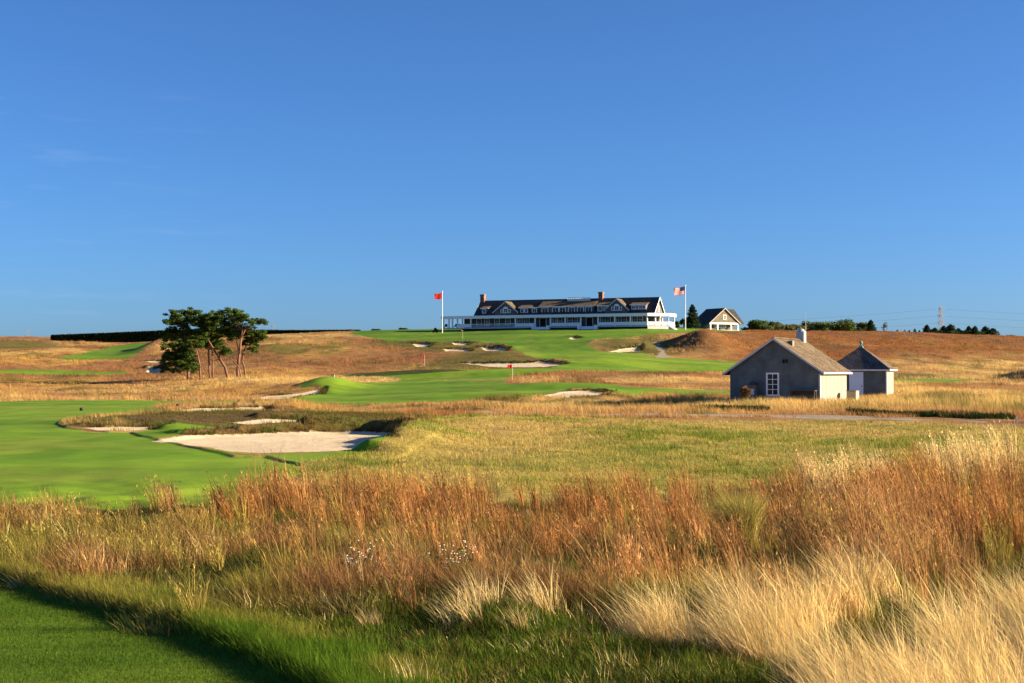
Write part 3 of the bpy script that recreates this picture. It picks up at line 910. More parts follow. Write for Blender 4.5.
# ================================================================== BUILDINGS
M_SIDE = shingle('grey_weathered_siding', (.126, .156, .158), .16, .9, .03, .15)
M_SIDE_SUN = plain('sunlit_board_siding', (.255, .240, .200), .85, .14, 4, stretch=(6, 6, .5))  # same siding as the front walls, with sunlight painted into its colour
M_ROOF = shingle('brown_wood_shingle_roof', (.128, .096, .060), .15, .14, .30, .6)
M_ROOF_DK = shingle('dark_slate_shingle_roof', (.052, .052, .053), .22, .3, .25, .5)
M_ROOF_PUMP = shingle('dark_wood_shingle_roof', (.115, .095, .085), .15, .14, .3, .6)
M_CLUB = shingle('silver_grey_shingle_wall', (.13, .13, .135), .2, .3, .18, .4)
M_COTT = shingle('tan_grey_shingle_wall', (.17, .145, .112), .2, .3, .18, .4)
M_WHITE = plain('white_paint', (.84, .84, .83), .5, .05, 2)
M_WHITE2 = plain('weathered_white_trim', (.56, .56, .54), .6, .12, 4)
M_DOOR = plain('white_door_shade_blue', (.72, .83, .94), .5, .06, 3, stretch=(8, 8, .6))  # white door; the blue of open shade is put into its colour
M_DARK = plain('dark_opening', (.015, .015, .016), .8, .2, 3)
M_BRICK = shingle('red_brick', (.25, .135, .098), .09, .26, .3, .4)
M_COPPER = plain('green_copper', (.14, .27, .22), .6, .25, 6)
M_METAL = plain('galvanised_metal', (.42, .42, .40), .45, .12, 5, metallic=.3)
M_WOOD = plain('weathered_wood', (.20, .165, .12), .8, .25, 6, stretch=(1, 1, 6))
M_WOODP = plain('pale_wood', (.42, .36, .26), .8, .15, 6)
M_BENCH = plain('dark_stained_wood', (.05, .045, .035), .7, .2, 6)
M_CONC = plain('concrete', (.30, .29, .27), .9, .15, 3)
M_POLE = plain('white_pole_paint', (.78, .77, .74), .4, .04, 2)
def cloth(name, col):
    m = plain(name, col, .8, .1, 3)
    t = m.node_tree; p = t.nodes['Principled BSDF']; out = t.nodes['Material Output']
    tr = t.nodes.new('ShaderNodeBsdfTranslucent'); tr.inputs[0].default_value = (*col, 1)
    mx = t.nodes.new('ShaderNodeMixShader'); mx.inputs[0].default_value = .45
    t.links.new(p.outputs[0], mx.inputs[1]); t.links.new(tr.outputs[0], mx.inputs[2]); t.links.new(mx.outputs[0], out.inputs[0])
    return m
M_RED = cloth('red_cloth', (.60, .035, .02))
M_FWHITE = cloth('white_cloth', (.72, .70, .66))
M_FBLUE = cloth('blue_cloth', (.04, .05, .16))
M_BLACK = plain('black_paint', (.02, .02, .02), .4, .1, 3)
M_STEEL = plain('grey_lattice_steel', (.22, .22, .23), .5, .1, 2)
def glass_mat():
    m, t, p = new_mat('window_glass')
    tc = t.nodes.new('ShaderNodeTexCoord'); no = t.nodes.new('ShaderNodeTexNoise')
    no.inputs['Scale'].default_value = 1.3
    t.links.new(tc.outputs['Object'], no.inputs['Vector'])
    rp = t.nodes.new('ShaderNodeMapRange'); rp.inputs[3].default_value = .012; rp.inputs[4].default_value = .05
    t.links.new(no.outputs[0], rp.inputs[0]); t.links.new(rp.outputs[0], p.inputs['Base Color'])
    p.inputs['Roughness'].default_value = .06
    p.inputs['Specular IOR Level'].default_value = .28
    return m
M_GLASS = glass_mat()

class Frame:
    """a building's ground frame: origin, heading; turns photograph pixels on one of its planes into local metres"""
    def __init__(s, px, d, az_back, z=None):
        s.ox = (px - 512) / F * d; s.oy = d
        s.oz = gz(s.ox, s.oy) if z is None else z
        s.th = -R(az_back)
        s.ax = np.array((math.cos(s.th), math.sin(s.th))); s.ay = np.array((-math.sin(s.th), math.cos(s.th)))
    def front(s, px, py, yo=0.0):
        """local x, z on the plane y = yo"""
        r = ray(px, py); u = r[0] / r[1]
        bx = s.ox + yo * s.ay[0]; by = s.oy + yo * s.ay[1]
        x = (u * by - bx) / (s.ax[0] - u * s.ax[1])
        dep = by + x * s.ax[1]
        return x, EYE + r[2] / r[1] * dep - s.oz
    def side(s, px, py, xo=0.0):
        """local y, z on the plane x = xo"""
        r = ray(px, py); u = r[0] / r[1]
        bx = s.ox + xo * s.ax[0]; by = s.oy + xo * s.ax[1]
        y = (u * by - bx) / (s.ay[0] - u * s.ay[1])
        dep = by + y * s.ay[1]
        return y, EYE + r[2] / r[1] * dep - s.oz
    def world(s, x, y): return s.ox + x * s.ax[0] + y * s.ay[0], s.oy + x * s.ax[1] + y * s.ay[1]
    def empty(s, name): return empty(name, (s.ox, s.oy, s.oz), s.th)

def window(parent, cx, z0, z1, w, y, nx=2, nz=2, fr=.09, facing='y', name='window', m=M_WHITE, arch=False):
    """framed window on the plane y = const facing -y (or x = const facing +x); pane set back"""
    f = MB(); p = MB()
    def bx(mb, a0, a1, q0, q1, c0, c1):
        if facing == 'y': mb.box(a0, a1, y - q1, y - q0, c0, c1)
        else: mb.box(y + q0, y + q1, a0, a1, c0, c1)
    x0, x1 = cx - w / 2, cx + w / 2
    bx(f, x0 - fr, x0, .004, .07, z0 - fr, z1 + fr); bx(f, x1, x1 + fr, .004, .07, z0 - fr, z1 + fr)
    bx(f, x0, x1, .004, .07, z1, z1 + fr); bx(f, x0, x1, .004, .09, z0 - fr, z0)
    mw_ = min(fr * .5, .05)
    for i in range(1, nx): bx(f, x0 + w * i / nx - mw_ / 2, x0 + w * i / nx + mw_ / 2, .022, .05, z0, z1)
    for i in range(1, nz): bx(f, x0, x1, .022, .047, z0 + (z1 - z0) * i / nz - mw_ / 2, z0 + (z1 - z0) * i / nz + mw_ / 2)
    if arch:
        pts = [(x0 - fr, z1 + fr)]
        k = 8
        for i in range(k + 1):
            a = PI - PI * i / k
            pts.append((cx + (w / 2 + fr) * math.cos(a), z1 + fr + .003 + (w / 2) * .8 * math.sin(a)))
        f.prism([(q[0], y - .004, q[1]) for q in pts[1:]], (0, -.06, 0))
    o = f.build(name, m, parent)
    bx(p, x0, x1, .006, .02, z0, z1)
    p.build('pane', M_GLASS, o)
    return o

# ------------------------------------------------------------------ near shed
SH = Frame(820, 117.0, 28.0)
xl, _ = SH.front(730.5, 402)
_, zap = SH.front(773, 337.5)
zeave = SH.front(820, 373.5)[1]
xap = xl / 2
zridge = zap - .12
Lsh, _ = SH.side(846.5, 403.4, 0.0)
shed = SH.empty('storage_shed')
tag(shed, 'long grey gabled shed with brown shingle roof and one white framed window', 'shed')
OVR = .42; OVL = .62
ze = zeave + .30
wl = MB()
wl.add([(xl, 0, -.5), (0, 0, -.5), (0, 0, ze), (xap, 0, zridge - .08), (xl, 0, ze),
        (xl, Lsh, -.5), (0, Lsh, -.5), (0, Lsh, ze), (xap, Lsh, zridge - .08), (xl, Lsh, ze)],
       [(0, 1, 2, 3, 4), (9, 8, 7, 6, 5), (1, 6, 7, 2), (5, 0, 4, 9), (0, 5, 6, 1)])
wl.build('wall', M_SIDE, shed)
sl = (zridge - ze) / (-xap)
ov = .42
def roof_slab(mb, x_in, z_in, x_out, z_out, y0, y1, th):
    mb.prism([(x_in, y0, z_in), (x_out, y0, z_out), (x_out, y0, z_out + th), (x_in, y0, z_in + th)], (0, y1 - y0, 0))
rf = MB()
roof_slab(rf, xap, zridge - .03, ov, ze - sl * ov - .03, -.35, Lsh + .35, .12)
roof_slab(rf, xap, zridge - .03, xl - OVL, ze - sl * OVL - .03, -.35, Lsh + .35, .12)
roof = rf.build('roof', M_ROOF, shed)
rk = MB()
for xo in (ov + .02, xl - OVL - .02):
    zo = ze - sl * ((ov if xo > 0 else OVL) + .02)
    rk.prism([(xap, -.39, zridge - .10), (xo, -.39, zo - .10), (xo, -.39, zo + .10), (xap, -.39, zridge + .10)], (0, .037, 0))
rk.build('rake_board', M_WHITE2, roof)
rc = MB()
rc.prism([(xap - .16, -.36, zridge + .045), (xap, -.36, zridge + .125), (xap + .16, -.36, zridge + .045), (xap, -.36, zridge + .17)], (0, Lsh + .72, 0))
rc.build('ridge_cap', M_ROOF, roof)
fa = MB(); fa.box(ov + .003, ov + .03, -.34, Lsh + .34, ze - sl * ov - .06, ze - sl * ov + .085); fa.build('fascia', M_WHITE2, roof)
bb = MB(); bb.box(xl, 0, -.03, -.002, SH.front(780, 369.3)[1] - .05, SH.front(780, 369.3)[1] + .03); bb.build('belt_board', M_SIDE, shed)
cb_ = MB(); cb_.box(-.11, .025, -.028, -.003, 0, ze - .32); cb_.box(.003, .026, -.003, .11, 0, ze - .32); cb_.build('corner_board', M_WHITE2, shed)
cb_ = MB(); cb_.box(xl - .02, xl + .10, -.028, -.003, 0, ze - .32); cb_.build('corner_board', M_SIDE, shed)
wx, wz0 = SH.front(772.8, 394.5); _, wz1 = SH.front(772.8, 374.3)
window(shed, wx, wz0, wz1, .86, 0, 2, 4, .14)
vt = MB()
vx, vz = SH.front(785.2, 361.3)
vt.box(vx - .23, vx - .03, -.05, -.003, vz - .16, vz + .16); vt.box(vx + .03, vx + .23, -.05, -.003, vz - .13, vz + .17)
vt.build('gable_vent', M_DARK, shed)
# louvre low on the sunny side, battens
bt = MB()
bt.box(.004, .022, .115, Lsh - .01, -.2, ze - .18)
sw_ = bt.build('sunlit_boarding', M_SIDE_SUN, shed)  # skin over the wall, coloured paler for the sun on it
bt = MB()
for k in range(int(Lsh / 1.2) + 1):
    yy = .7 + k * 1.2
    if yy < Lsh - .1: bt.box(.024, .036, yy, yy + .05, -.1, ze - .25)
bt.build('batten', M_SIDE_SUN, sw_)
lv = MB(); lv.box(.024, .06, .45, 1.35, .12, .62)
for k in range(4): lv.box(.06, .085, .5, 1.3, .17 + k * .11, .23 + k * .11)
lv.build('louvre', M_METAL, shed)
# roof ventilator (lantern) near the ridge, and small vent pipe
yv, zv = SH.side(801, 341, xap)
cup = MB()
cw = .35
cup.box(xap + .02 - cw, xap + .02 + cw, yv - cw, yv + cw, zridge - .5, zridge + .80)
co = cup.build('roof_vent', M_METAL, roof)
c2 = MB(); c2.lathe((xap + .02, yv, zridge + .802), [(.42, 0), (.42, .05), (.28, .14), (.25, .22), (.10, .29), (.04, .31)], 10); c2.build('vent_cap', M_METAL, roof)
vp = MB(); vy, _ = SH.side(789.5, 340, xap + .7)
zz = zridge - sl * .8
vp.box(xap + .6, xap + 1.0, 1.9, 2.4, zz - .1, zz + .42); vp.build('vent_box', M_WOOD, roof)
an = MB(); xa_, ya_ = xap + .25, yv + .62
an.bar((xa_, ya_, zridge - .3), (xa_, ya_, zridge + 2.6), .035, .02, 6); an.build('antenna', M_METAL, roof)

# things standing by the near shed
ux, uz = SH.front(755.5, 404)
_, uzt = SH.front(755.5, 380)
wxy = SH.world(ux, -.55)
cab = empty('utility_cabinet', (wxy[0], wxy[1], gz(*wxy)), SH.th)
tag(cab, 'grey metal utility cabinet with rounded hood against the shed wall', 'utility cabinet')
M_CAB = plain('dark_grey_metal', (.10, .105, .10), .5, .15, 4)
b_ = MB(); b_.box(-.30, .30, -.22, .22, .35, 1.55); b_.build('cabinet_body', M_CAB, cab)
b_ = MB(); b_.prism([(.36 * math.cos(a), -.30, 1.555 + .32 * math.sin(a)) for a in np.linspace(0, PI, 9)], (0, .55, 0)); b_.build('hood', M_BENCH, cab)
b_ = MB(); b_.box(-.24, -.16, -.1, .1, -.1, .349); b_.box(.16, .24, -.1, .1, -.1, .349); b_.build('post', M_WOOD, cab)
b_ = MB(); b_.box(-.18, .12, -.245, -.222, .75, 1.25); b_.build('door_panel', M_WHITE2, cab)
x0_, zt = SH.front(793, 388.5); x1_, _ = SH.front(818, 388.5)
wxy = SH.world((x0_ + x1_) / 2, -.6)
hw = (x1_ - x0_) / 2
tb = empty('work_table', (wxy[0], wxy[1], gz(*wxy)), SH.th)
tag(tb, 'dark wooden work table standing under the shed gable right of the window', 'table')
b_ = MB(); b_.box(-hw, hw, -.35, .35, 1.05, 1.12); b_.build('table_top', M_BENCH, tb)
b_ = MB(); b_.box(-hw + .05, hw - .05, .28, .33, .72, 1.045); b_.build('back_board', M_BENCH, tb)
for sx_ in (-hw + .08, hw - .08):
    for sy_ in (-.28, .28):
        b_ = MB(); b_.box(sx_ - .05, sx_ + .05, sy_ - .05, sy_ + .05, -.1, 1.045) if sy_ < 0 else b_.box(sx_ - .05, sx_ + .05, sy_ - .1, sy_ - .01, -.1, 1.045)
        b_.build('leg', M_BENCH, tb)
wy, _ = SH.side(851.5, 405, 1.0)
wxy = ((852.5 - 512) / F * 122.0, 122.0)
cr_ = empty('wooden_bin', (wxy[0], wxy[1], gz(*wxy)), R(-35))
tag(cr_, 'pale wooden bin with a lid between the two sheds', 'bin')
b_ = MB(); b_.box(-.42, .42, -.34, .34, -.1, .92); b_.build('bin_body', M_WOODP, cr_)
b_ = MB(); b_.box(-.47, .47, -.39, .39, .923, .99); b_.build('lid', M_WOOD, cr_)
b_ = MB()
for k in range(4): b_.box(-.43, .423, -.365, -.342, .06 + k * .22, .2 + k * .22)
for k in range(4): b_.box(.422, .445, -.33, .33, .06 + k * .22, .2 + k * .22)
b_.build('slats', M_WOODP, cr_)

# ------------------------------------------------------------------ pump house with pyramid roof
PH = Frame(886.5, 136.0, 22.0)
pxl, _ = PH.front(828.5, 393)
Lp, _ = PH.side(893.0, 393, 0.0)
Lp = min(max(Lp, -pxl * .6), -pxl)
pze = PH.front(886, 369.5)[1]
apx = pxl / 2
pu = PH.empty('pump_house')
tag(pu, 'small square shed with dark pyramid roof, green cap and white door', 'shed')
Lp = -pxl * .95
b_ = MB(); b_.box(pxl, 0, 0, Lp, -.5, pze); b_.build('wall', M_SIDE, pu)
b_ = MB(); b_.box(-.09, .026, -.026, -.003, 0, pze - .1); b_.box(.003, .026, -.003, .12, 0, pze - .1); b_.build('corner_board', M_WHITE2, pu)
b_ = MB(); b_.box(.004, .022, .122, Lp - .01, -.2, pze - .13); b_.build('sunlit_boarding', M_SIDE_SUN, pu)  # side wall skin whose paler colour stands for sunlight
ov2 = .35
zr = PH.front(859, 347.5)[1] + .1
def frust(mb, x0, x1, y0, y1, z0, cx, cy, r, z1):
    mb.add([(x0, y0, z0), (x1, y0, z0), (x1, y1, z0), (x0, y1, z0), (cx - r, cy - r, z1), (cx + r, cy - r, z1), (cx + r, cy + r, z1), (cx - r, cy + r, z1)],
           [(0, 3, 2, 1), (4, 5, 6, 7), (0, 1, 5, 4), (1, 2, 6, 5), (2, 3, 7, 6), (3, 0, 4, 7)])
b_ = MB(); frust(b_, pxl - ov2, ov2, -ov2, Lp + ov2, pze + .003, apx, Lp / 2, .12, zr)
prf = b_.build('roof', M_ROOF_PUMP, pu)
b_ = MB(); b_.box(pxl - ov2 - .02, ov2 + .02, -ov2 - .02, -ov2 + .04, pze - .12, pze + .0); b_.box(ov2 - .04, ov2 + .02, -ov2 + .043, Lp + ov2, pze - .12, pze + .0)
b_.build('fascia', M_WHITE, prf)
b_ = MB()
for (sx_, sy_) in ((pxl - ov2, -ov2), (ov2, -ov2)):
    b_.bar((sx_, sy_, pze + .04), (apx, Lp / 2, zr + .04), .05, .05, 5)
b_.build('hip_cap', M_ROOF, prf)
b_ = MB(); frust(b_, apx - .42, apx + .42, Lp / 2 - .42, Lp / 2 + .42, zr - .42, apx, Lp / 2, .1, zr + .18); b_.build('roof_cap', M_COPPER, prf)
b_ = MB(); b_.lathe((apx, Lp / 2, zr + .18), [(.05, 0), (.09, .1), (.16, .2), (.17, .3), (.09, .42), (.02, .5)], 8); b_.build('finial', M_COPPER, prf)
dx0, dz0 = PH.front(849.3, 393.5); dx1, dz1 = PH.front(863.3, 371.3)
b_ = MB(); b_.box(dx0, dx1, -.06, -.003, 0.02, dz1 - .06)
pdoor = b_.build('door', M_DOOR, pu)
b_ = MB(); b_.box(dx1 - .16, dx1 - .1, -.11, -.063, .95, 1.1); b_.build('handle', M_BLACK, pdoor)
b_ = MB(); b_.box(dx0 + (dx1 - dx0) * .5 - .012, dx0 + (dx1 - dx0) * .5 + .012, -.066, -.0605, .05, dz1 - .1)
for q in (.3, .75): b_.box(dx0 + .06, dx1 - .06, -.075, -.067, dz1 * q, dz1 * q + .08)
b_.build('door_brace', M_DOOR, pdoor)

SHED_KEEP.append((SH.world(xl / 2, Lsh / 2)[0], SH.world(xl / 2, Lsh / 2)[1], SH.ax, -xl / 2 + .15, Lsh / 2 + .15))
SHED_KEEP.append((PH.world(apx, Lp / 2)[0], PH.world(apx, Lp / 2)[1], PH.ax, -apx + .15, Lp / 2 + .15))

# ------------------------------------------------------------------ clubhouse
CH = Frame(560, 352.0, 22.0)
CH.oz = EYE - (328.6 - HOR) * 352.0 / F
club = CH.empty('clubhouse')
tag(club, 'long grey shingled clubhouse with white verandas and two brick chimneys on the hilltop', 'clubhouse')
PD = 3.2                                   # veranda depth; main wall stands at y = PD
D = 9.0
def fx(px, py=315, yo=0.0): return CH.front(px, py, yo)[0]
def fz(px, py, yo=0.0): return CH.front(px, py, yo)[1]
mx0, mx1 = fx(475.5, 315, PD), fx(653.4, 312, PD)
zeA = fz(560, 314.2, PD)                    # main eave
rid_y = PD + D / 2
zrd = CH.front(570, 299.6, rid_y)[1]
b_ = MB()
b_.add([(mx0, PD, -1), (mx1, PD, -1), (mx1, PD + D, -1), (mx0, PD + D, -1), (mx0, PD, zeA), (mx1, PD, zeA), (mx1, PD + D, zeA), (mx0, PD + D, zeA), (mx0, rid_y, zrd - .15), (mx1, rid_y, zrd - .15)],
       [(0, 1, 5, 4), (1, 2, 6, 9, 5), (2, 3, 7, 6), (3, 0, 4, 8, 7), (0, 3, 2, 1)])
b_.build('wall', M_CLUB, club)
csl = (zrd - zeA) / (D / 2)
b_ = MB()
for sgn in (-1, 1):
    ye = rid_y + sgn * (D / 2 + .5); zz = zeA - csl * .5
    b_.prism([(mx0 - .4, rid_y, zrd), (mx0 - .4, ye, zz), (mx0 - .4, ye, zz + .2), (mx0 - .4, rid_y, zrd + .2)], (mx1 - mx0 + .8, 0, 0))
crf = b_.build('roof', M_ROOF_DK, club)
for xx in (mx1 + .403, mx0 - .46):
    b_ = MB()
    for sgn in (-1, 1):
        ye = rid_y + sgn * (D / 2 + .5); zz = zeA - csl * .5
        b_.prism([(xx, rid_y, zrd - .1), (xx, ye, zz - .1), (xx, ye, zz + .22), (xx, rid_y, zrd + .22)], (.06, 0, 0))
    b_.build('rake_board', M_WHITE, crf)
def roof_z(y): return zrd + .2 - csl * abs(y - rid_y)
def roof_y(z): return rid_y - (zrd + .2 - z) / csl
# ridge railing deck
rx0, rx1 = fx(568.5, 300, rid_y), fx(591, 300, rid_y)
b_ = MB(); b_.box(rx0, rx1, rid_y - .9, rid_y + .9, zrd - .7, zrd + .05)
n_ = 12
for i in range(n_ + 1):
    xx = rx0 + (rx1 - rx0) * i / n_
    b_.box(xx - .05, xx + .05, rid_y - .9, rid_y - .8, zrd + .053, zrd + .40)
b_.box(rx0, rx1, rid_y - .92, rid_y - .78, zrd + .403, zrd + .5)
b_.build('ridge_deck', M_WHITE2, crf)
# chimneys
for (cpx, top) in ((483, 294.5), (601.2, 292.0)):
    xx = fx(cpx, 300, rid_y); zt = CH.front(cpx, top, rid_y)[1]
    b_ = MB(); b_.box(xx - .55, xx + .55, rid_y - .6, rid_y + .6, zrd - 1.2, zt - .25); b_.box(xx - .65, xx + .65, rid_y - .7, rid_y + .7, zt - .248, zt)
    b_.build('chimney', M_BRICK, crf)
# cross gables with arched windows
def cross_gable(cpx, apy, hw, zb):
    xx = fx(cpx, 310, PD); za = fz(cpx, apy, PD)
    y0 = PD - .25
    yb = roof_y(za) + .3
    b = MB(); b.prism([(xx - hw, y0, zb), (xx + hw, y0, zb), (xx, y0, za)], (0, 1.2, 0))
    b.prism([(xx - hw, y0, zeA - .8), (xx + hw, y0, zeA - .8), (xx + hw, y0, zb - .003), (xx - hw, y0, zb - .003)], (0, 1.0, 0))
    g = b.build('cross_gable', M_CLUB, club)
    b = MB()
    for sg in (-1, 1):
        b.add([(xx, y0 - .3, za + .05), (xx + sg * (hw + .3), y0 - .3, zb - (za - zb) / hw * .3 + .05), (xx + sg * (hw + .3), roof_y(zb) + .3, zb - (za - zb) / hw * .3 + .05), (xx, yb, za + .05),
               (xx, y0 - .3, za + .25), (xx + sg * (hw + .3), y0 - .3, zb - (za - zb) / hw * .3 + .25), (xx + sg * (hw + .3), roof_y(zb) + .3, zb - (za - zb) / hw * .3 + .25), (xx, yb, za + .25)],
              [(0, 1, 2, 3), (7, 6, 5, 4), (0, 4, 5, 1), (1, 5, 6, 2), (2, 6, 7, 3), (3, 7, 4, 0)])
    b.build('gable_roof', M_ROOF, g)
    b = MB()
    for sg in (-1, 1):
        b.prism([(xx, y0 - .34, za - .08), (xx + sg * (hw + .3), y0 - .34, zb - (za - zb) / hw * .3 - .08), (xx + sg * (hw + .3), y0 - .34, zb - (za - zb) / hw * .3 + .2), (xx, y0 - .34, za + .2)], (0, .035, 0))
    b.build('rake_board', M_WHITE2, g)
    window(g, xx, zb - .1, zb + .85, 1.0, y0, 2, 2, .16, arch=True)
    window(g, xx - 1.0, zb - .1, zb + .6, .5, y0, 1, 2, .14); window(g, xx + 1.0, zb - .1, zb + .6, .5, y0, 1, 2, .14)
cross_gable(506, 302.2, 3.3, fz(506, 312.2, PD))
cross_gable(617, 299.4, 3.0, fz(617, 309.6, PD))
# shed dormers: (left, right, eave row of the dormer roof, foot row, windows)
def shed_dormer(p0, p1, ptop, pbot, wins, rise=.9, ww=1.3, roofm=M_ROOF):
    yd = PD + .5
    x0, x1 = fx(p0, ptop, yd), fx(p1, ptop, yd)
    zt = fz((p0 + p1) / 2, ptop, yd); zb = fz((p0 + p1) / 2, pbot, yd)
    yr = roof_y(zt + rise)
    b = MB(); b.add([(x0, yd, zb - .6), (x1, yd, zb - .6), (x1, yd, zt), (x0, yd, zt), (x0, yr, zb - .6), (x1, yr, zb - .6), (x1, yr, zt + rise * .9), (x0, yr, zt + rise * .9)],
                    [(0, 1, 2, 3), (1, 5, 6, 2), (4, 0, 3, 7), (5, 4, 7, 6), (3, 2, 6, 7), (0, 4, 5, 1)])
    d = b.build('dormer', M_CLUB, club)
    b = MB(); b.prism([(x0 - .25, yd - .35, zt - .06), (x0 - .25, yr + .2, zt + rise), (x0 - .25, yr + .2, zt + rise + .14), (x0 - .25, yd - .35, zt + .10)], (x1 - x0 + .5, 0, 0))
    b.build('dormer_roof', roofm, d)
    b = MB(); b.box(x0 - .25, x1 + .25, yd - .40, yd - .353, zt - .1, zt + .1); b.build('fascia', M_WHITE, d)
    for wp in wins:
        xx = fx(wp, (ptop + pbot) / 2, yd)
        window(d, xx, zb + .25, zt - .3, ww, yd, 2, 1, .16)
shed_dormer(539.5, 593.5, 306.6, 313.4, (545, 555.5, 562.5, 571.5, 580.5, 588.5), 1.5, 1.5)
shed_dormer(481.5, 487.0, 308.6, 313.8, (484.2,), .6, .8)
shed_dormer(519.5, 528.8, 307.8, 313.4, (522.2, 526.2), .7, .7)
shed_dormer(530.6, 538.2, 307.8, 313.4, (534.4,), .7, 1.0)
shed_dormer(597.0, 609.0, 305.6, 311.6, (600.0, 606.0), .8, .9)
shed_dormer(631.0, 646.0, 304.8, 309.6, (633.5, 637, 640.5, 644), .6, .7)
# veranda: floor, roof, columns, rails, steps
zf = fz(560, 326.6)
zt1, zt0 = fz(560, 314.9), fz(560, 317.2)
vx0 = fx(442.8, 320); vxc = fx(647.6, 318)          # the right corner is cut off at an angle
CANT = 4.4; VB = PD + 6.0
def canted(x_out, y_out):
    return [(vx0 - x_out, -y_out), (vxc + .3 * x_out, -y_out), (vxc + CANT + x_out, CANT * .80 - .4 * y_out), (vxc + CANT + x_out, VB)]
def slab(x_out, y_out, z0, z1):
    q = canted(x_out, y_out)
    pts = [(*q[0], z0), (*q[1], z0), (*q[2], z0), (*q[3], z0), (mx1 + .41, VB, z0), (mx1 + .41, PD - .26, z0), (vx0 - x_out, PD - .26, z0)]
    return MB().prism(pts, (0, 0, z1 - z0))
slab(0, 0, zf - .25, zf).build('veranda_floor', M_WHITE2, club)
vr = slab(.3, .35, zt0 + .36, zt1).build('veranda_roof', M_ROOF_DK, club)
def strip(x_out, y_out, th, z0, z1, legs=(0, 1, 2)):
    b = MB(); q = canted(x_out, y_out); q2 = canted(x_out + th, y_out + th)
    for k in legs:
        b.prism([(*q[k], z0), (*q2[k], z0), (*q2[k + 1], z0), (*q[k + 1], z0)], (0, 0, z1 - z0))
    return b
strip(.303, .353, .05, zt0 - .05, zt1 + .12).build('fascia', M_WHITE, vr)
b_ = MB(); b_.box(fx(464, 322, PD), mx0 - .003, PD + .1, PD + 5, zf, zt0 + .355); b_.build('wing_wall', M_CLUB, club)
def column(px, yo=.15, xx=None):
    xx = fx(px, 321, yo) if xx is None else xx
    b = MB(); b.box(xx - .16, xx + .16, yo - .16, yo + .16, zf + .003, zt0 + .357); b.box(xx - .24, xx + .24, yo - .24, yo + .24, zf + .1, zf + .32)
    b.build('column', M_WHITE, club)
for px in (443.4, 449, 452.5, 457.5, 462.4, 471, 515.5, 535.2, 550.6, 565.3, 580.7, 598.2, 614.8, 630.4, 647.0): column(px)
for k in (.36, .68, .97): column(0, CANT * .80 * k + .25, vxc + CANT * k - .1)
for yy in (VB - .3,): column(0, yy, vxc + CANT - .2)
# rails: white panels between columns except at the two flights of steps
def rail(xa, xb, yo=.12, solid=True):
    b = MB(); b.box(xa + .18, xb - .18, yo - .05, yo + .05, zf + .85, zf + .97)
    if solid: b.box(xa + .18, xb - .18, yo - .03, yo + .03, zf + .1, zf + .847)
    else:
        m = max(2, int((xb - xa) / .35))
        for i in range(m + 1):
            q = xa + .2 + (xb - xa - .4) * i / m
            b.box(q - .04, q + .04, yo - .03, yo + .03, zf + .05, zf + .847)
    b.build('railing', M_WHITE, club)
X_ = lambda p: fx(p, 324, .12)
for (a, c, so) in ((457.5, 471, True), (471, 493, False), (493, 515.5, False), (515.5, 535.2, True), (550.6, 565.3, True), (565.3, 580.7, True), (598.2, 614.8, True), (614.8, 630.4, True), (630.4, 647, True)):
    rail(X_(a), X_(c), .12, so)
strip(-.15, -.15, .06, zf + .1, zf + .97, (1, 2)).build('railing', M_WHITE, club)
b_ = MB()
for k in range(5): b_.box(vxc + CANT + .05 + .36 * k, vxc + CANT + .40 + .36 * k, CANT * .8 + .3, CANT * .8 + 2.6, -1.4, zf - .1 - .24 * k)
b_.build('steps', M_WHITE, club)
def steps(p0, p1):
    xa, xb = X_(p0) + .25, X_(p1) - .25
    b = MB()
    for k in range(6):
        b.box(xa, xb, -.38 * (k + 1) + .0, -.38 * k - .002, -1.2, zf - .05 - .2 * k)
    b.box(xa - .24, xa - .02, -2.5, -.01, -1.2, zf + .25); b.box(xb + .02, xb + .24, -2.5, -.01, -1.2, zf + .25)
    b.build('steps', M_WHITE, club)
steps(535.2, 550.6); steps(580.7, 598.2)
# lattice skirt under the veranda, dark
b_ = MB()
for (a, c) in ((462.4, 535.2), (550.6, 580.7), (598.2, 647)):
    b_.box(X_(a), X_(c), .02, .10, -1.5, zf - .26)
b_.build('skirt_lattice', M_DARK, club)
strip(-.1, -.1, .06, -1.5, zf - .26, (1, 2)).build('skirt_lattice', M_WHITE2, club)
# ground floor windows and doors of the main wall
for px in (479, 487, 497, 508, 520, 527, 555.5, 559.5, 570, 575, 603, 608, 619, 624, 635, 640, 651):
    xx = fx(px, 322, PD)
    if mx0 + .8 < xx < mx1 - .8: window(club, xx, zf + .75, zf + 2.35, 1.15, PD, 2, 2, .16)
for px in (543, 589.5):
    xx = fx(px, 322, PD)
    b_ = MB(); b_.box(xx - .8, xx + .8, PD - .06, PD - .004, zf + .02, zf + 2.3); dd_ = b_.build('door', M_DARK, club)
    b_ = MB(); b_.box(xx - .95, xx - .803, PD - .09, PD - .005, zf + .02, zf + 2.45); b_.box(xx + .803, xx + .95, PD - .09, PD - .005, zf + .02, zf + 2.45); b_.box(xx - .8, xx + .8, PD - .09, PD - .005, zf + 2.303, zf + 2.45)
    b_.build('door_frame', M_WHITE, dd_)
# lit end wall: windows on the right gable
for yy in (PD + 2.2, PD + 6.8): window(club, yy, zf + .75, zf + 2.35, 1.1, mx1, 2, 2, .14, 'x')
window(club, rid_y, zeA + .5, zeA + 1.7, 1.0, mx1, 2, 2, .14, 'x')
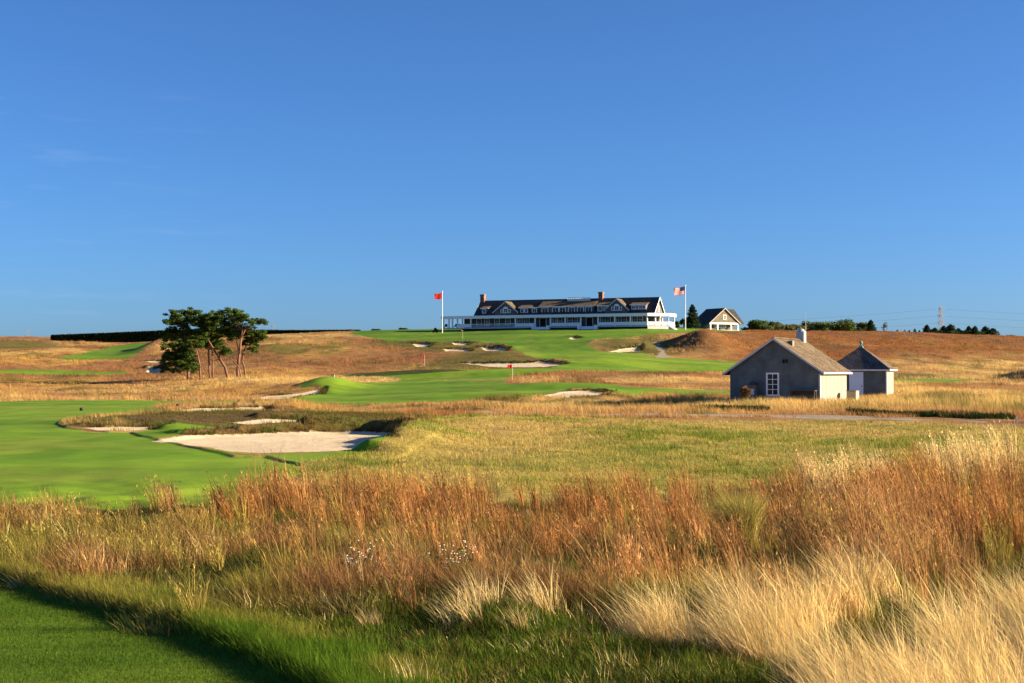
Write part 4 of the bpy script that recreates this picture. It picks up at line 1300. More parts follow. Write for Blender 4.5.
# glazed infill at the right end of the veranda
PC0 = None
for i, (px, yy, rot, lb) in enumerate(((446.0, 1.6, .3, 'dark porch chair leftmost on the open end of the veranda'), (454.8, 1.3, -.5, 'dark porch chair in the middle of the open end of the veranda'), (460.2, 1.9, .9, 'dark porch chair nearest the clubhouse wall on the open veranda'))):
    xx = fx(px, 325, yy); wx_, wy_ = CH.world(xx, yy)
    e = empty('porch_chair', (wx_, wy_, CH.oz + zf), CH.th + rot)
    tag(e, lb, 'chair', 'chairs on the clubhouse veranda')
    if PC0 is None:
        PC0 = []
        b = MB(); b.box(-.34, .34, -.34, .34, .38, .46); PC0.append(b.build('seat', M_BENCH, e))
        b = MB(); b.prism([(-.34, .28, .463), (.34, .28, .463), (.34, .44, 1.15), (-.34, .44, 1.15)], (0, .06, 0)); PC0.append(b.build('backrest', M_BENCH, e))
        for sx_ in (-.38, .38):
            b = MB(); b.box(sx_ - .04, sx_ + .04, -.36, .27, .62, .67); b.box(sx_ - .035, sx_ + .035, -.34, -.27, .0, .617); PC0.append(b.build('armrest', M_BENCH, e))
            b = MB(); b.box(sx_ * .9 - .035, sx_ * .9 + .035, .2, .27, 0, .377); PC0.append(b.build('leg', M_BENCH, e))
    else:
        for q in PC0:
            c = q.copy(); COL.objects.link(c); c.parent = e
# ------------------------------------------------------------------ cottage
CT = Frame(724, 372.0, -30.0)
CT.oz = EYE - (329.8 - HOR) * 372.0 / F
cot = CT.empty('cottage')
tag(cot, 'small tan shingled cottage with white porch right of the clubhouse', 'cottage')
ca, cza = CT.front(724, 308.6)
cx0, czb = CT.front(709.8, 323.0); cx1, _ = CT.front(739.2, 322.8)
czb = CT.front(724, 322.9)[1]
hwc = (cx1 - cx0) / 2; cm = (cx0 + cx1) / 2
PDc = 1.8; LC = 7.5
b_ = MB()
b_.add([(cx0, 0, czb), (cx1, 0, czb), (cm, 0, cza), (cx0, LC, czb), (cx1, LC, czb), (cm, LC, cza)], [(0, 1, 2), (5, 4, 3), (0, 2, 5, 3), (1, 4, 5, 2), (0, 3, 4, 1)])
b_.box(cx0 + .02, cx1 - .02, PDc, LC - .01, -1, czb - .003)
b_.build('wall', M_COTT, cot)
b_ = MB()
csl2 = (cza - czb) / hwc
for sg in (-1, 1):
    xo = cm + sg * (hwc + .4); zo = czb - csl2 * .4
    b_.prism([(cm, -.3, cza + .02), (xo, -.3, zo + .02), (xo, -.3, zo + .2), (cm, -.3, cza + .2)], (0, LC + .6, 0))
# cross wing roof to the right behind
wlen = CT.front(733, 309, LC * .62)[0]
yc_ = LC * .62
b_.add([(cm, yc_, cza + .15), (wlen + .3, yc_, cza + .15), (wlen + 1.2, yc_ - 3.4, czb - .2), (cm, yc_ - 3.4, czb - .2), (cm, yc_ + 3.4, czb - .2), (wlen + 1.2, yc_ + 3.4, czb - .2)],
       [(0, 3, 2, 1), (0, 1, 5, 4), (1, 2, 5), (2, 3, 4, 5)])
cr2 = b_.build('roof', M_ROOF_DK, cot)
b_ = MB()
for sg in (-1, 1):
    xo = cm + sg * (hwc + .4); zo = czb - csl2 * .4
    b_.prism([(cm, -.34, cza - .08), (xo, -.34, zo - .08), (xo, -.34, zo + .18), (cm, -.34, cza + .18)], (0, .035, 0))
b_.build('rake_board', M_WOODP, cr2)
b_ = MB(); b_.box(cx0 - .1, cx1 + .1, -.08, -.004, czb - .35, czb + .06); b_.build('porch_beam', M_WHITE, cot)
for q in (0.03, .27, .73, .97):
    xx = cx0 + (cx1 - cx0) * q
    b_ = MB(); b_.box(xx - .17, xx + .17, .02, .36, -.6, czb - .352); b_.build('column', M_WHITE, cot)
for q in (.36, .5, .64): window(cot, cx0 + (cx1 - cx0) * q, .7, 2.1, .8, PDc, 2, 2, .14)
window(cot, cm, czb + 1.0, czb + 2.0, .8, 0, 2, 2, .14)
b_ = MB(); b_.box(cx0 - .1, cx1 + .1, -.1, PDc - .01, -.9, -.02); b_.build('porch_floor', M_WHITE2, cot)

# ------------------------------------------------------------------ flagpoles and flags
def flag_mesh(L, H, cols, name, loc, wave=.25, stars=False, drop=.12):
    nx_, nz_ = 22, 13
    mb = MB()
    V = []
    for side in (0,):
        for j in range(nz_ + 1):
            for i in range(nx_ + 1):
                u = i / nx_; v = j / nz_
                V.append((-u * L * .95, wave * u * math.sin(u * 8 + v * 1.2), v * H - drop * u * H * 1.2 + .06 * math.sin(u * 9 + 1)))
    fs = []
    for j in range(nz_):
        for i in range(nx_):
            a = j * (nx_ + 1) + i
            fs.append((a, a + 1, a + nx_ + 2, a + nx_ + 1))
    mb.add(V, fs)
    if stars:
        for k in range(len(fs)):
            j, i = divmod(k, nx_)
            mb.mi[k] = 2 if (j >= 6 and i < 9) else (0 if j % 2 == 0 else 1)
        for r_ in range(5):
            for c_ in range(6):
                for yy in (-.02, .02):
                    u = (.03 + .06 * c_ + (.03 if r_ % 2 else 0)); v = .53 + .09 * r_
                    x_ = -u * L * .95; z_ = v * H - drop * u * H * 1.2 + .06 * math.sin(u * 9 + 1); y_ = wave * u * math.sin(u * 8 + v * 1.2) + yy
                    mb.m = 1
                    pts = []
                    for q in range(10):
                        rr = .05 if q % 2 == 0 else .022
                        an_ = PI / 2 + q * PI / 5
                        pts.append((x_ + rr * math.cos(an_), y_, z_ + rr * math.sin(an_)))
                    mb.add(pts, [tuple(range(10))])
    o = mb.build(name, cols, smooth=True)
    o.location = loc; o.rotation_euler = (0, 0, R(-32))
    return o
def flagpole(px, top, bot, d, label):
    x, y = (px - 512) / F * d, d
    z0 = gz(x, y); zt = EYE - (top - HOR) * d / F
    p = empty('flagpole', (x, y, z0))
    tag(p, label, 'flagpole', 'tall white flagpoles beside the clubhouse')
    b = MB(); b.bar((0, 0, -.5), (0, 0, zt - z0), .10, .07, 8); b.build('pole', M_POLE, p)
    b = MB(); b.lathe((0, 0, zt - z0), [(.05, 0), (.14, .06), (.17, .16), (.12, .27), (.02, .32)], 8); b.build('finial', M_POLE, p)
    b = MB(); b.box(-.18, -.1, -.04, .04, 1.0, 1.25); b.build('cleat', M_METAL, p)
    return x, y, zt
x, y, zt = flagpole(442.3, 292.0, 330, 352, 'white flagpole left of the clubhouse veranda')
f = flag_mesh(2.4, 1.5, [M_RED], 'flag', (x - .16, y, zt - 1.75), .22, drop=.05)
tag(f, 'plain red flag flying from the pole left of the clubhouse', 'flag')
x, y, zt = flagpole(685.6, 286.0, 329, 345, 'white flagpole between the clubhouse and the cottage')
f = flag_mesh(3.2, 1.9, [M_RED, M_FWHITE, M_FBLUE], 'flag', (x - .16, y, zt - 2.05), .3, stars=True, drop=.10)
tag(f, 'red and white striped flag with blue starred corner right of the clubhouse', 'flag')

# ------------------------------------------------------------------ golf pins, tee markers, stakes
def pin(px, base_py, top_py, label, fl=.6, ball=True):
    g = at(px, base_py); x, y = g
    z0 = gz(x, y); h = (base_py - top_py) * y / F + .15
    h = max(h, 2.1)
    p = empty('flagstick', (x, y, z0))
    tag(p, label, 'golf flag', 'golf hole flags')
    b = MB(); b.bar((0, 0, -.1), (0, 0, h), .02, .015, 6); b.build('stick', M_POLE, p)
    b = MB()
    n = 8; V = []
    for j in range(n + 1):
        for i in range(n + 1):
            u = i / n - .5; v = j / n - .5
            V.append((-.05 - (u + .5) * fl * 1.15, .16 * math.sin((u + .5) * 5.5), h - fl * .5 + v * fl * (1 - .15 * (u + .5))))
    b.add(V, [(j * (n + 1) + i, j * (n + 1) + i + 1, (j + 1) * (n + 1) + i + 1, (j + 1) * (n + 1) + i) for j in range(n) for i in range(n)])
    b.build('flag', M_RED, p, smooth=True)
pin(512.5, 380.5, 366, 'red flag on a white stick at the middle green', .52)
pin(462.6, 339, 331.5, 'tiny red flag on the upper green below the clubhouse', .3)
pin(424.5, 366.5, 358, 'small red flag on the brown bank below the upper lawn', .45)
for (px, py, lb) in ((82, 410.4, 'black tee marker ball on the left fairway, nearer the left edge'), (178, 409, 'black tee marker ball on the fairway above the narrow bunker')):
    g = at(px, py); z0 = gz(*g)
    b = MB(); b.lathe((0, 0, 0), [(.08, -.05), (.12, .02), (.15, .08), (.15, .14), (.11, .2), (.04, .23)], 12)
    o = b.build('tee_marker', M_BLACK, smooth=True); o.location = (g[0], g[1], z0)
    tag(o, lb, 'tee marker', 'black tee markers')
for (px, py, lb) in ((509, 414.4, 'short white stake leftmost beside the track'), (536.5, 414.8, 'short white stake right of the leftmost one by the track'), (659, 417, 'white stake beside the track left of the dark strip'), (678, 417.2, 'white stake nearest the dark strip by the track'), (1016.5, 424.6, 'white stake at the right end of the track')):
    g = at(px, py); z0 = gz(*g)
    s_ = empty('boundary_stake', (g[0], g[1], z0))
    tag(s_, lb, 'stake', 'white stakes along the track')
    b = MB(); b.box(-.035, .035, -.03, .03, -.1, .34); b.build('post', M_WHITE2, s_)
    b = MB(); b.prism([(-.035, -.03, .343), (.035, -.03, .343), (0, -.03, .41)], (0, .06, 0)); b.build('tip', M_WHITE2, s_)
g = at(333, 379.4); z0 = gz(*g)
bn = empty('litter_bin', (g[0], g[1], z0)); tag(bn, 'small pale wooden bin beside the green mound', 'bin')
b = MB(); b.box(-.26, .26, -.26, .26, -.1, .62); b.build('bin_body', M_WOODP, bn)
b = MB(); b.box(-.30, .30, -.30, .30, .623, .68); b.build('lid', M_WOOD, bn)

# ================================================================== TREES AND SHRUBS
def leaf_cloud(name, pts, size, tint, mat, parent, flat=.5, aspect=.35, up=0.0):
    """small leaf quads at the given points"""
    n = len(pts)
    a = RNG.normal(0, 1, (n, 3)); a[:, 2] = a[:, 2] * flat + up
    a /= np.linalg.norm(a, axis=1)[:, None]
    r = RNG.normal(0, 1, (n, 3)); b = np.cross(a, r); b /= np.linalg.norm(b, axis=1)[:, None]
    s = size * RNG.uniform(.6, 1.4, n)[:, None]
    V = np.stack([pts - a * s - b * s * aspect * .5, pts - a * s * .2 + b * s * aspect, pts + a * s + b * s * aspect * .3, pts + a * s * .3 - b * s * aspect], 1).reshape(-1, 3)
    return quads_obj(name, V, np.arange(n * 4).reshape(-1, 4), mat, parent=parent, tint=np.repeat(tint, 4, 0))

def ell_pts(c, r, n, shell=.45):
    v = RNG.normal(0, 1, (n, 3)); v /= np.linalg.norm(v, axis=1)[:, None]
    k = RNG.uniform(0, 1, n) ** shell
    return np.array(c)[None] + v * np.array(r)[None] * k[:, None]

M_BARK = plain('pine_bark', (.17, .088, .055), .95, .35, 5, bump=.6)
M_BARK2 = plain('grey_bark', (.11, .09, .07), .95, .3, 5)

def limb(mb, pts, r0, r1, n=7):
    k = len(pts) - 1
    for i in range(k):
        a = r0 + (r1 - r0) * i / k; c = r0 + (r1 - r0) * (i + 1) / k
        mb.bar(pts[i], pts[i + 1], a, c, n)

DP = 222.0                                     # distance of the pines
def P3(px, py, dd=0.0):
    d = DP + dd
    return np.array(((px - 512) / F * d, d, EYE - (py - HOR) * d / F))
def pine(base, dd, path, pads, label, r0=.24, branches=()):
    b0 = P3(base, 376, dd); z0 = gz(b0[0], b0[1])
    e = empty('pine_tree', (b0[0], b0[1], z0))
    tag(e, label, 'pine tree', 'wind shaped pines in the clump')
    org = np.array((b0[0], b0[1], z0))
    pts = [np.array((0, 0, -.3))] + [P3(q[0], q[1], dd + (q[2] if len(q) > 2 else 0)) - org for q in path]
    mb = MB(); limb(mb, pts, r0, r0 * .45)
    for (i0, ps) in branches:
        limb(mb, [pts[i0]] + [P3(q[0], q[1], dd + (q[2] if len(q) > 2 else 0)) - org for q in ps], r0 * .5, r0 * .18, 6)
    # a bough up into each pad
    for (px, py, rx, ry, dz) in pads:
        c = P3(px, py, dd + dz) - org
        j = int(np.argmin([np.linalg.norm(q - c) + (0 if q[2] < c[2] + .5 else 3) for q in pts]))
        mid = (pts[j] + c) / 2 + np.array((0, 0, -.25))
        limb(mb, [pts[j], mid, c + np.array((0, 0, -.1))], r0 * .30, r0 * .08, 5)
    mb.build('trunk', M_BARK, e, smooth=True)
    allp = []; tin = []
    for (px, py, rx, ry, dz) in pads:
        c = P3(px, py, dd + dz) - org
        RX = rx / 6.3; RZ = ry / 6.3
        RX *= 1.12; RZ *= 1.3
        nsub = max(10, int(RX * RZ * 15))
        for k in range(nsub):                      # tufts of needles on twigs
            sc = ell_pts(c, (RX, RX * .9, RZ), 1, .5)[0]
            sr = RNG.uniform(.28, .68)
            m = int(90 * sr / .5)
            allp.append(ell_pts(sc, (sr, sr, sr * .5), m, .6))
            t = RNG.uniform(.7, 1.35)
            tin.append(np.repeat(A(.056, .098, .020) * t + A(.024, .012, 0) * RNG.uniform(0, 1), m, 0))
    allp = np.concatenate(allp); tin = np.concatenate(tin)
    leaf_cloud('crown', allp, .17, tin, M_LEAF, e, flat=.7, aspect=.28, up=.25)
pine(188, 1, [(188.4, 365), (187.5, 352), (185, 338), (182, 325)],
     [(178, 315, 15, 4, 0), (190, 312, 11, 3, 1), (170, 322, 9, 3.5, -1), (184, 323, 15, 5, 1), (196, 319, 8, 4, 0), (176, 331, 12, 4, 2), (190, 332, 10, 4, -1), (172, 338, 10, 4, 2), (186, 339, 12, 4, 1)], 'dark leftmost pine with a flat layered top', .2)
pine(200.5, -3, [(200, 366), (198, 357), (196, 348)],
     [(171, 346, 9, 4, 0), (181, 344, 10, 4, 1), (193, 345, 9, 4, -1), (176, 354, 12, 4, 1), (190, 356, 10, 5, 0), (171, 363, 8, 3.5, 0), (184, 365, 12, 5, -1), (194, 368, 7, 4, 0), (177, 370, 6, 3, 0), (168, 357, 7, 4, 1), (187, 350, 12, 4, 1), (178, 361, 11, 4, 2), (190, 361, 8, 4, 1), (168, 368, 5, 3, 0)], 'low bushy pine with foliage hanging to the ground on the left', .17)
pine(210, 2, [(209, 362), (208.5, 350), (210, 338), (210, 328)],
     [(206, 318, 10, 4, 0), (213, 322, 10, 5, 1), (203, 328, 9, 5, -1), (215, 331, 9, 4.5, 0), (208, 338, 8, 4, 1), (201, 343, 8, 4, 2), (214, 345, 7, 4, 2)], 'slim straight pine in the middle of the clump', .16)
pine(212.8, 4, [(212.8, 362), (212, 352), (214, 340)],
     [(216, 338, 8, 4, 0), (220, 344, 6, 3.5, 1), (224, 352, 5, 3, 1)], 'short thin pine beside the middle trunk', .14)
pine(228.6, -1, [(225, 367), (219, 357.5), (213, 348), (207, 338.5)],
     [(206, 333, 10, 5, 0), (215, 316, 9, 4, 0), (200, 322, 9, 4, 0), (212, 326, 9, 5, -1), (199, 338, 8, 4, 0)], 'pine with a long trunk leaning left across the clump', .24, [(2, [(221, 352), (224, 344), (226, 338)])])
pine(237.6, 0, [(238, 366), (239.5, 354), (241, 338), (242.5, 330)],
     [(226, 311.5, 9, 2.6, 0), (236, 313.5, 9, 3.5, 1), (230, 318, 12, 4.5, 0), (242, 318, 9, 4, -1), (252, 321.5, 9, 3, 0), (261, 321.5, 6, 2.2, 0), (226, 326, 10, 5, 1), (238, 327, 9, 4.5, 2), (248, 329, 8, 3.5, 1), (231, 336, 8, 4.5, 1)], 'tallest pine with forked reddish trunk and long right hand bough', .26, [(3, [(246, 328), (252, 325)]), (2, [(236, 340), (232, 334)])])
pine(245.6, 2, [(244.5, 368), (242, 360), (244, 350), (249, 341)],
     [(252, 334, 9, 4, 0), (259, 332, 6, 3, 0), (247, 341, 8, 4, 1), (257, 342, 7, 4, 0), (254, 350, 6, 3.2, 0), (262, 337, 4, 3, 0)], 'rightmost pine with crooked trunk and drooping right crown', .18)
pine(241.5, -2, [(239, 367), (233, 361), (229, 356)], [(227, 352, 6, 3, 0), (222, 349, 5, 3, 0)], 'stunted leaning pine at the foot of the forked one', .12)

def shrub(name, px, py_top, py_base, w, d, label, cat, tintc=(.04, .06, .018), group=None, n=900, size=.28, trunk=True, zbase=None, kind=None, lobes=6):
    x, y = (px - 512) / F * d, d
    z0 = gz(x, y); zt = EYE - (py_top - HOR) * d / F
    h = zt - z0
    e = empty(name, (x, y, z0)); tag(e, label, cat, group)
    W_ = w / F * d / 2
    P = []; T = []
    for k in range(lobes):
        lx = RNG.uniform(-.75, .75) * W_; lz = h * RNG.uniform(.15, .8)
        rr = (W_ * RNG.uniform(.3, .55), W_ * RNG.uniform(.3, .55), h * RNG.uniform(.2, .38))
        if k == 0: lx, lz, rr = 0, h * .72, (W_ * .5, W_ * .5, h * .28)
        m = n // lobes
        P.append(ell_pts((lx, RNG.uniform(-.3, .3) * W_, lz), rr, m, .45))
        T.append(np.repeat(A(*tintc) * RNG.uniform(.75, 1.35), m, 0))
    P = np.concatenate(P); T = np.concatenate(T)
    P[:, 2] = np.maximum(P[:, 2], .05)
    leaf_cloud('foliage', P, size, T, M_LEAF, e, flat=.8, aspect=.5)
    b = MB(); 
    for k in range(3): limb(b, [(0, 0, -.3), (RNG.uniform(-.2, .2) * W_, 0, h * .35), (RNG.uniform(-.5, .5) * W_, RNG.uniform(-.2, .2) * W_, h * .7)], max(.05, h * .03), .03, 5)
    b.build('trunk', M_BARK2, e)
    return e
def conifer(px, py_top, w, d, label, group=None, tintc=(.022, .042, .018), n=1100, size=.3, loose=1.0):
    x, y = (px - 512) / F * d, d
    z0 = gz(x, y); h = EYE - (py_top - HOR) * d / F - z0
    e = empty('conifer', (x, y, z0)); tag(e, label, 'conifer', group)
    W_ = w / F * d / 2
    t = RNG.uniform(0, 1, n) ** 1.3
    layer = np.round(t * 9) / 9 + RNG.normal(0, .03, n)
    rad = W_ * np.clip(1.02 - layer, 0, 1) ** .6 * np.sqrt(RNG.uniform(.1, 1, n)) * (1 + .38 * np.sin(layer * 41 + RNG.integers(0, 3, n) * 1.7))
    a = RNG.uniform(0, 2 * PI, n)
    P = np.stack([rad * np.cos(a), rad * np.sin(a), h * (.08 + .92 * np.clip(layer, 0, 1)) - rad * .18], 1)
    leaf_cloud('crown', P, size, A(*tintc) * RNG.uniform(.6, 1.5, (n, 1)), M_LEAF, e, flat=.35, aspect=.4)
    b = MB(); b.bar((0, 0, -.4), (0, 0, h * .97), max(.1, h * .022), .03, 6); b.build('trunk', M_BARK2, e)
# beside the clubhouse
conifer(692.5, 305.0, 15, 362, 'dark conifer between the right flagpole and the cottage', n=1800, size=.32)
shrub('shrub', 677, 321.5, 328, 10, 358, 'low shrub at the right end of the clubhouse', 'shrub')
shrub('shrub', 683.5, 319.5, 328, 9, 366, 'rounded dark shrub behind the right flagpole', 'shrub', (.025, .045, .018))
shrub('shrub', 435.2, 327.6, 331, 6, 354, 'tiny dark shrub left of the veranda', 'shrub', (.012, .018, .010), n=400, size=.16)
shrub('shrub', 404.5, 328.2, 332, 13, 440, 'low bush on the skyline left of the clubhouse', 'shrub', (.03, .045, .02), 'bushes on the skyline')
shrub('shrub', 375, 329.4, 332, 11, 440, 'small bush on the skyline near the end of the hedge', 'shrub', (.03, .045, .02), 'bushes on the skyline', n=500)
for (px, top, w, lb, tc_) in ((752, 321.5, 16, 'light bush just right of the cottage', (.05, .06, .02)), (764, 320.6, 22, 'rounded dark green bush right of the cottage', (.035, .055, .015)), (776, 323.5, 18, 'low wide bush left of the shed antenna', (.035, .05, .018)),
                         (790, 323.6, 26, 'flat topped pale bush behind the shed ridge', (.07, .075, .025)), (812, 323.5, 20, 'low bush right of the shed roof vent', (.05, .065, .022)), (826, 321.2, 24, 'bushy green thicket at the left of the wide row', (.05, .07, .018)), (842, 320.8, 24, 'tallest green thicket in the middle of the wide row', (.05, .07, .018)), (857, 322.6, 20, 'green thicket at the right of the wide row', (.055, .07, .02))):
    shrub('shrub', px, top - .6 + RNG.uniform(-1.4, 1.6), 331, w * 1.25, 410 + RNG.uniform(-12, 12), lb, 'shrub', tuple(2.0 * q for q in tc_), 'bushes along the hill crest', n=2000, lobes=13)
conifer(871, 320.2, 11, 405, 'single bushy conifer at the end of the bush row', tintc=(.03, .05, .02))
shrub('bare_tree', 884.5, 321.5, 332, 7, 440, 'thin pale tree right of the single conifer', 'tree', (.09, .085, .05), n=160, size=.22)
small = [(897.5, 329.8, 3.5), (905, 330.2, 4), (909.5, 330.4, 3), (915, 329, 4.5), (919.5, 330.5, 3)]
for i, (px, top, w) in enumerate(small):
    conifer(px, top, w * 1.3, 470, ['tiny skyline conifer farthest left of the small row', 'second tiny skyline conifer from the left of the small row', 'middle tiny skyline conifer of the small row', 'largest of the tiny skyline conifers', 'tiny skyline conifer nearest the tall row'][i], 'tiny conifers on the skyline', n=260, size=.25)
big = [(925.5, 325.2, 9, 'tall conifer at the left end of the right hand row'), (935, 328.4, 8, 'low conifer left of the pylon foot'), (942.5, 326.0, 10, 'dark conifer in front of the pylon foot'), (951.5, 324.4, 11, 'conifer just right of the pylon'), (960, 327.6, 9, 'shorter conifer right of the pylon'),
       (968, 326.4, 10, 'broad conifer in the middle of the right row'), (976.5, 327.2, 9, 'pointed conifer left of the last pair'), (984.5, 326.8, 10, 'conifer second from the right end of the row'), (993.5, 329.6, 12, 'broad low conifer at the right end of the row')]
for (px, top, w, lb) in big:
    conifer(px + RNG.uniform(-1.5, 1.5), top - .3 + RNG.uniform(-1.2, 1.5), w * RNG.uniform(1.1, 1.9), 475 + RNG.uniform(-14, 14), lb, 'conifers on the right skyline', n=1000, size=.42, tintc=(.03, .05, .024))
for (px, top, w, lb) in ((931, 331.2, 13, 'dark low scrub under the leftmost conifers of the right row'), (947, 330.4, 14, 'dark scrub at the foot of the pylon'), (957, 330.8, 13, 'dark scrub right of the pylon'), (966, 330.6, 13, 'dark scrub in the middle of the right row'), (981, 331.4, 14, 'dark scrub near the right end of the right row')):
    shrub('shrub', px, top, 335, w, 468 + RNG.uniform(-4, 4), lb, 'shrub', (.03, .05, .024), 'scrub between the right skyline conifers', n=700, size=.36)
shrub('shrub', 1010, 334.6, 338, 22, 520, 'faint low bush at the far right skyline', 'shrub', (.05, .06, .03), n=500)
shrub('shrub', 746.5, 386, 404, 12, 118.8 - 3.2, 'dry brown shrub against the shed left of the cabinet', 'shrub', (.13, .075, .035), n=500, size=.10)

# hedge running along the left skyline
hx = np.linspace(52, 360, 90)
hd = 428.0
tops = np.interp(hx, [52, 100, 160, 215, 300, 360], [335.4, 333.6, 331.0, 330.2, 330.6, 330.2])
HX = (hx - 512) / F * hd
HZ0 = ground_h(HX, np.full(len(hx), hd)) - .3
HZ1 = EYE - (tops - HOR) * hd / F
hed = empty('hedge', (HX[0], hd, HZ0[0])); tag(hed, 'long dark clipped hedge on the left skyline behind the pines', 'hedge')
P = []
for i in range(len(hx) - 1):
    m = 330
    t = RNG.uniform(0, 1, m)
    xx = HX[i] + (HX[i + 1] - HX[i]) * t
    zt_ = HZ1[i] + (HZ1[i + 1] - HZ1[i]) * t; zb_ = HZ0[i] + (HZ0[i + 1] - HZ0[i]) * t
    face = RNG.uniform(0, 1, m) < .7
    yy = np.where(face, RNG.normal(-1.2, .08, m), RNG.uniform(-1.2, 1.2, m)) + hd
    zz = np.where(face, zb_ + (zt_ - zb_) * RNG.uniform(0, 1, m), zt_ + RNG.normal(0, .07, m))
    P.append(np.stack([xx, yy, zz], 1))
P = np.concatenate(P) - np.array((HX[0], hd, HZ0[0]))
leaf_cloud('foliage', P, .2, A(.020, .032, .012) * RNG.uniform(.6, 1.5, (len(P), 1)), M_LEAF, hed, flat=.8, aspect=.6)
b = MB()
for i in range(len(hx) - 1):
    q = [HX[i] - HX[0], HX[i + 1] - HX[0]]
    b.add([(q[0], -1.1, HZ0[i] - HZ0[0]), (q[1], -1.1, HZ0[i + 1] - HZ0[0]), (q[1], 1.1, HZ0[i + 1] - HZ0[0]), (q[0], 1.1, HZ0[i] - HZ0[0]), (q[0], -1.1, HZ1[i] - .1 - HZ0[0]), (q[1], -1.1, HZ1[i + 1] - .1 - HZ0[0]), (q[1], 1.1, HZ1[i + 1] - .1 - HZ0[0]), (q[0], 1.1, HZ1[i] - .1 - HZ0[0])],
          [(0, 1, 5, 4), (4, 5, 6, 7), (2, 3, 7, 6)] + ([(0, 4, 7, 3)] if i == 0 else []) + ([(1, 2, 6, 5)] if i == len(hx) - 2 else []))
b.build('core', plain('hedge_core', (.012, .018, .008), .9, .3, 2), hed)

# ------------------------------------------------------------------ fescue placed now that the sheds are known
def h_far(x, y, px, py, ns):
    h = (.20 + .28 * ns) * (.7 + .7 * sstep(.48, .62, fbm(x / 5, y / 8, 57, 2)))
    vg = sstep(90, 100, y) * sstep(135, 120, y) * sstep(450, 520, px)
    h = h + vg * (.08 + .22 * sstep(.4, .62, fbm(x / 2, y / 2, 33, 2))) * (1 - .55 * sstep(700, 730, px) * sstep(850, 835, px))
    return h
b1 = fescue(18000, 82, 150, -160, 1190, 15, h_far, 1.0, test=lambda x, y: (y > 92) | (x < 0), wk=.00020)
tag(blades('fescue_grass', *b1, seg=2), 'golden fescue around the sheds and along the track', 'fescue', kind='stuff')
b2 = fescue(48000, 150, 420, -120, 1150, 8, lambda x, y, px, py, ns: (.16 + .30 * ns) * (.65 + 1.0 * sstep(.50, .64, fbm(x / 7, y / 11, 58, 2))), 1.15, wk=.00026)
tag(blades('hill_fescue', *b2, seg=1), 'brown and gold fescue covering the far hills', 'fescue', kind='stuff')
b3 = fescue(5200, 44, 100, 20, 470, 14, lambda x, y, px, py, ns: .14 + .16 * ns, 1.0)
tag(blades('bank_grass', *b3, seg=2), 'olive brown grass on the banks round the near bunkers', 'grass', kind='stuff')
# ragged turf lips hanging over the far edges of the bunkers
LX, LY, LD = [], [], []
for (P, _, rim, _) in BUNKERS:
    c = P.mean(0)
    for i in range(len(P)):
        p, q = P[i], P[(i + 1) % len(P)]
        e_ = q - p; L = float(np.hypot(*e_))
        if L < .05: continue
        nrm = np.array((e_[1], -e_[0])) / L
        if np.dot(nrm, (p + q) / 2 - c) < 0: nrm = -nrm
        if nrm[0] * .45 + nrm[1] * .9 < .15: continue
        m = int(L * 9) + 1
        t = RNG.uniform(0, 1, m); o_ = np.abs(RNG.normal(0, .38, m)) - .05
        LX.append(p[0] + e_[0] * t + nrm[0] * o_); LY.append(p[1] + e_[1] * t + nrm[1] * o_); LD.append(np.full(m, rim))
LX, LY = np.concatenate(LX), np.concatenate(LY); n = len(LX)
lc = lerp(np.repeat(A(.10, .065, .024), n, 0), A(.085, .10, .022), sstep(.4, .6, vnoise(LX * .8, LY * .8, 77)))
bl = tussocks(LX, LY, np.full(n, 16), np.full(n, .14), RNG.uniform(.10, .30, n), np.stack([np.full(n, -.15), np.full(n, -.25)], 1), np.full(n, .7), .006 + LY * .00030, lc, jit=.25)
tag(blades('lip_grass', *bl, seg=2), 'ragged brown and green turf hanging over the far lips of the bunkers', 'grass', kind='stuff')
# dark weeds added for the shade along the near side of the fescue
WX = []; WY = []
for (p0, p1, r0_, r1_, m) in ((690, 765, 410.5, 412.5, 260), (852, 1010, 414.0, 417.8, 420), (455, 505, 408, 410, 80)):
    pp = RNG.uniform(p0, p1, m)
    for q in pp:
        rr = r0_ + (r1_ - r0_) * (q - p0) / (p1 - p0) + RNG.normal(0, .45)
        g = at(q, rr); WX.append(g[0]); WY.append(g[1])
WX = np.array(WX); WY = np.array(WY); n = len(WX)
b4 = tussocks(WX, WY, np.full(n, 26), np.full(n, .4), RNG.uniform(.12, .45, n), np.zeros((n, 2)), np.full(n, .7), np.full(n, .05), np.repeat(A(.022, .036, .012), n, 0) * RNG.uniform(.7, 1.4, (n, 1)))
tag(blades('shade_weeds', *b4, seg=2), 'dark green weeds added as the shade before the fescue', 'weeds', kind='stuff')

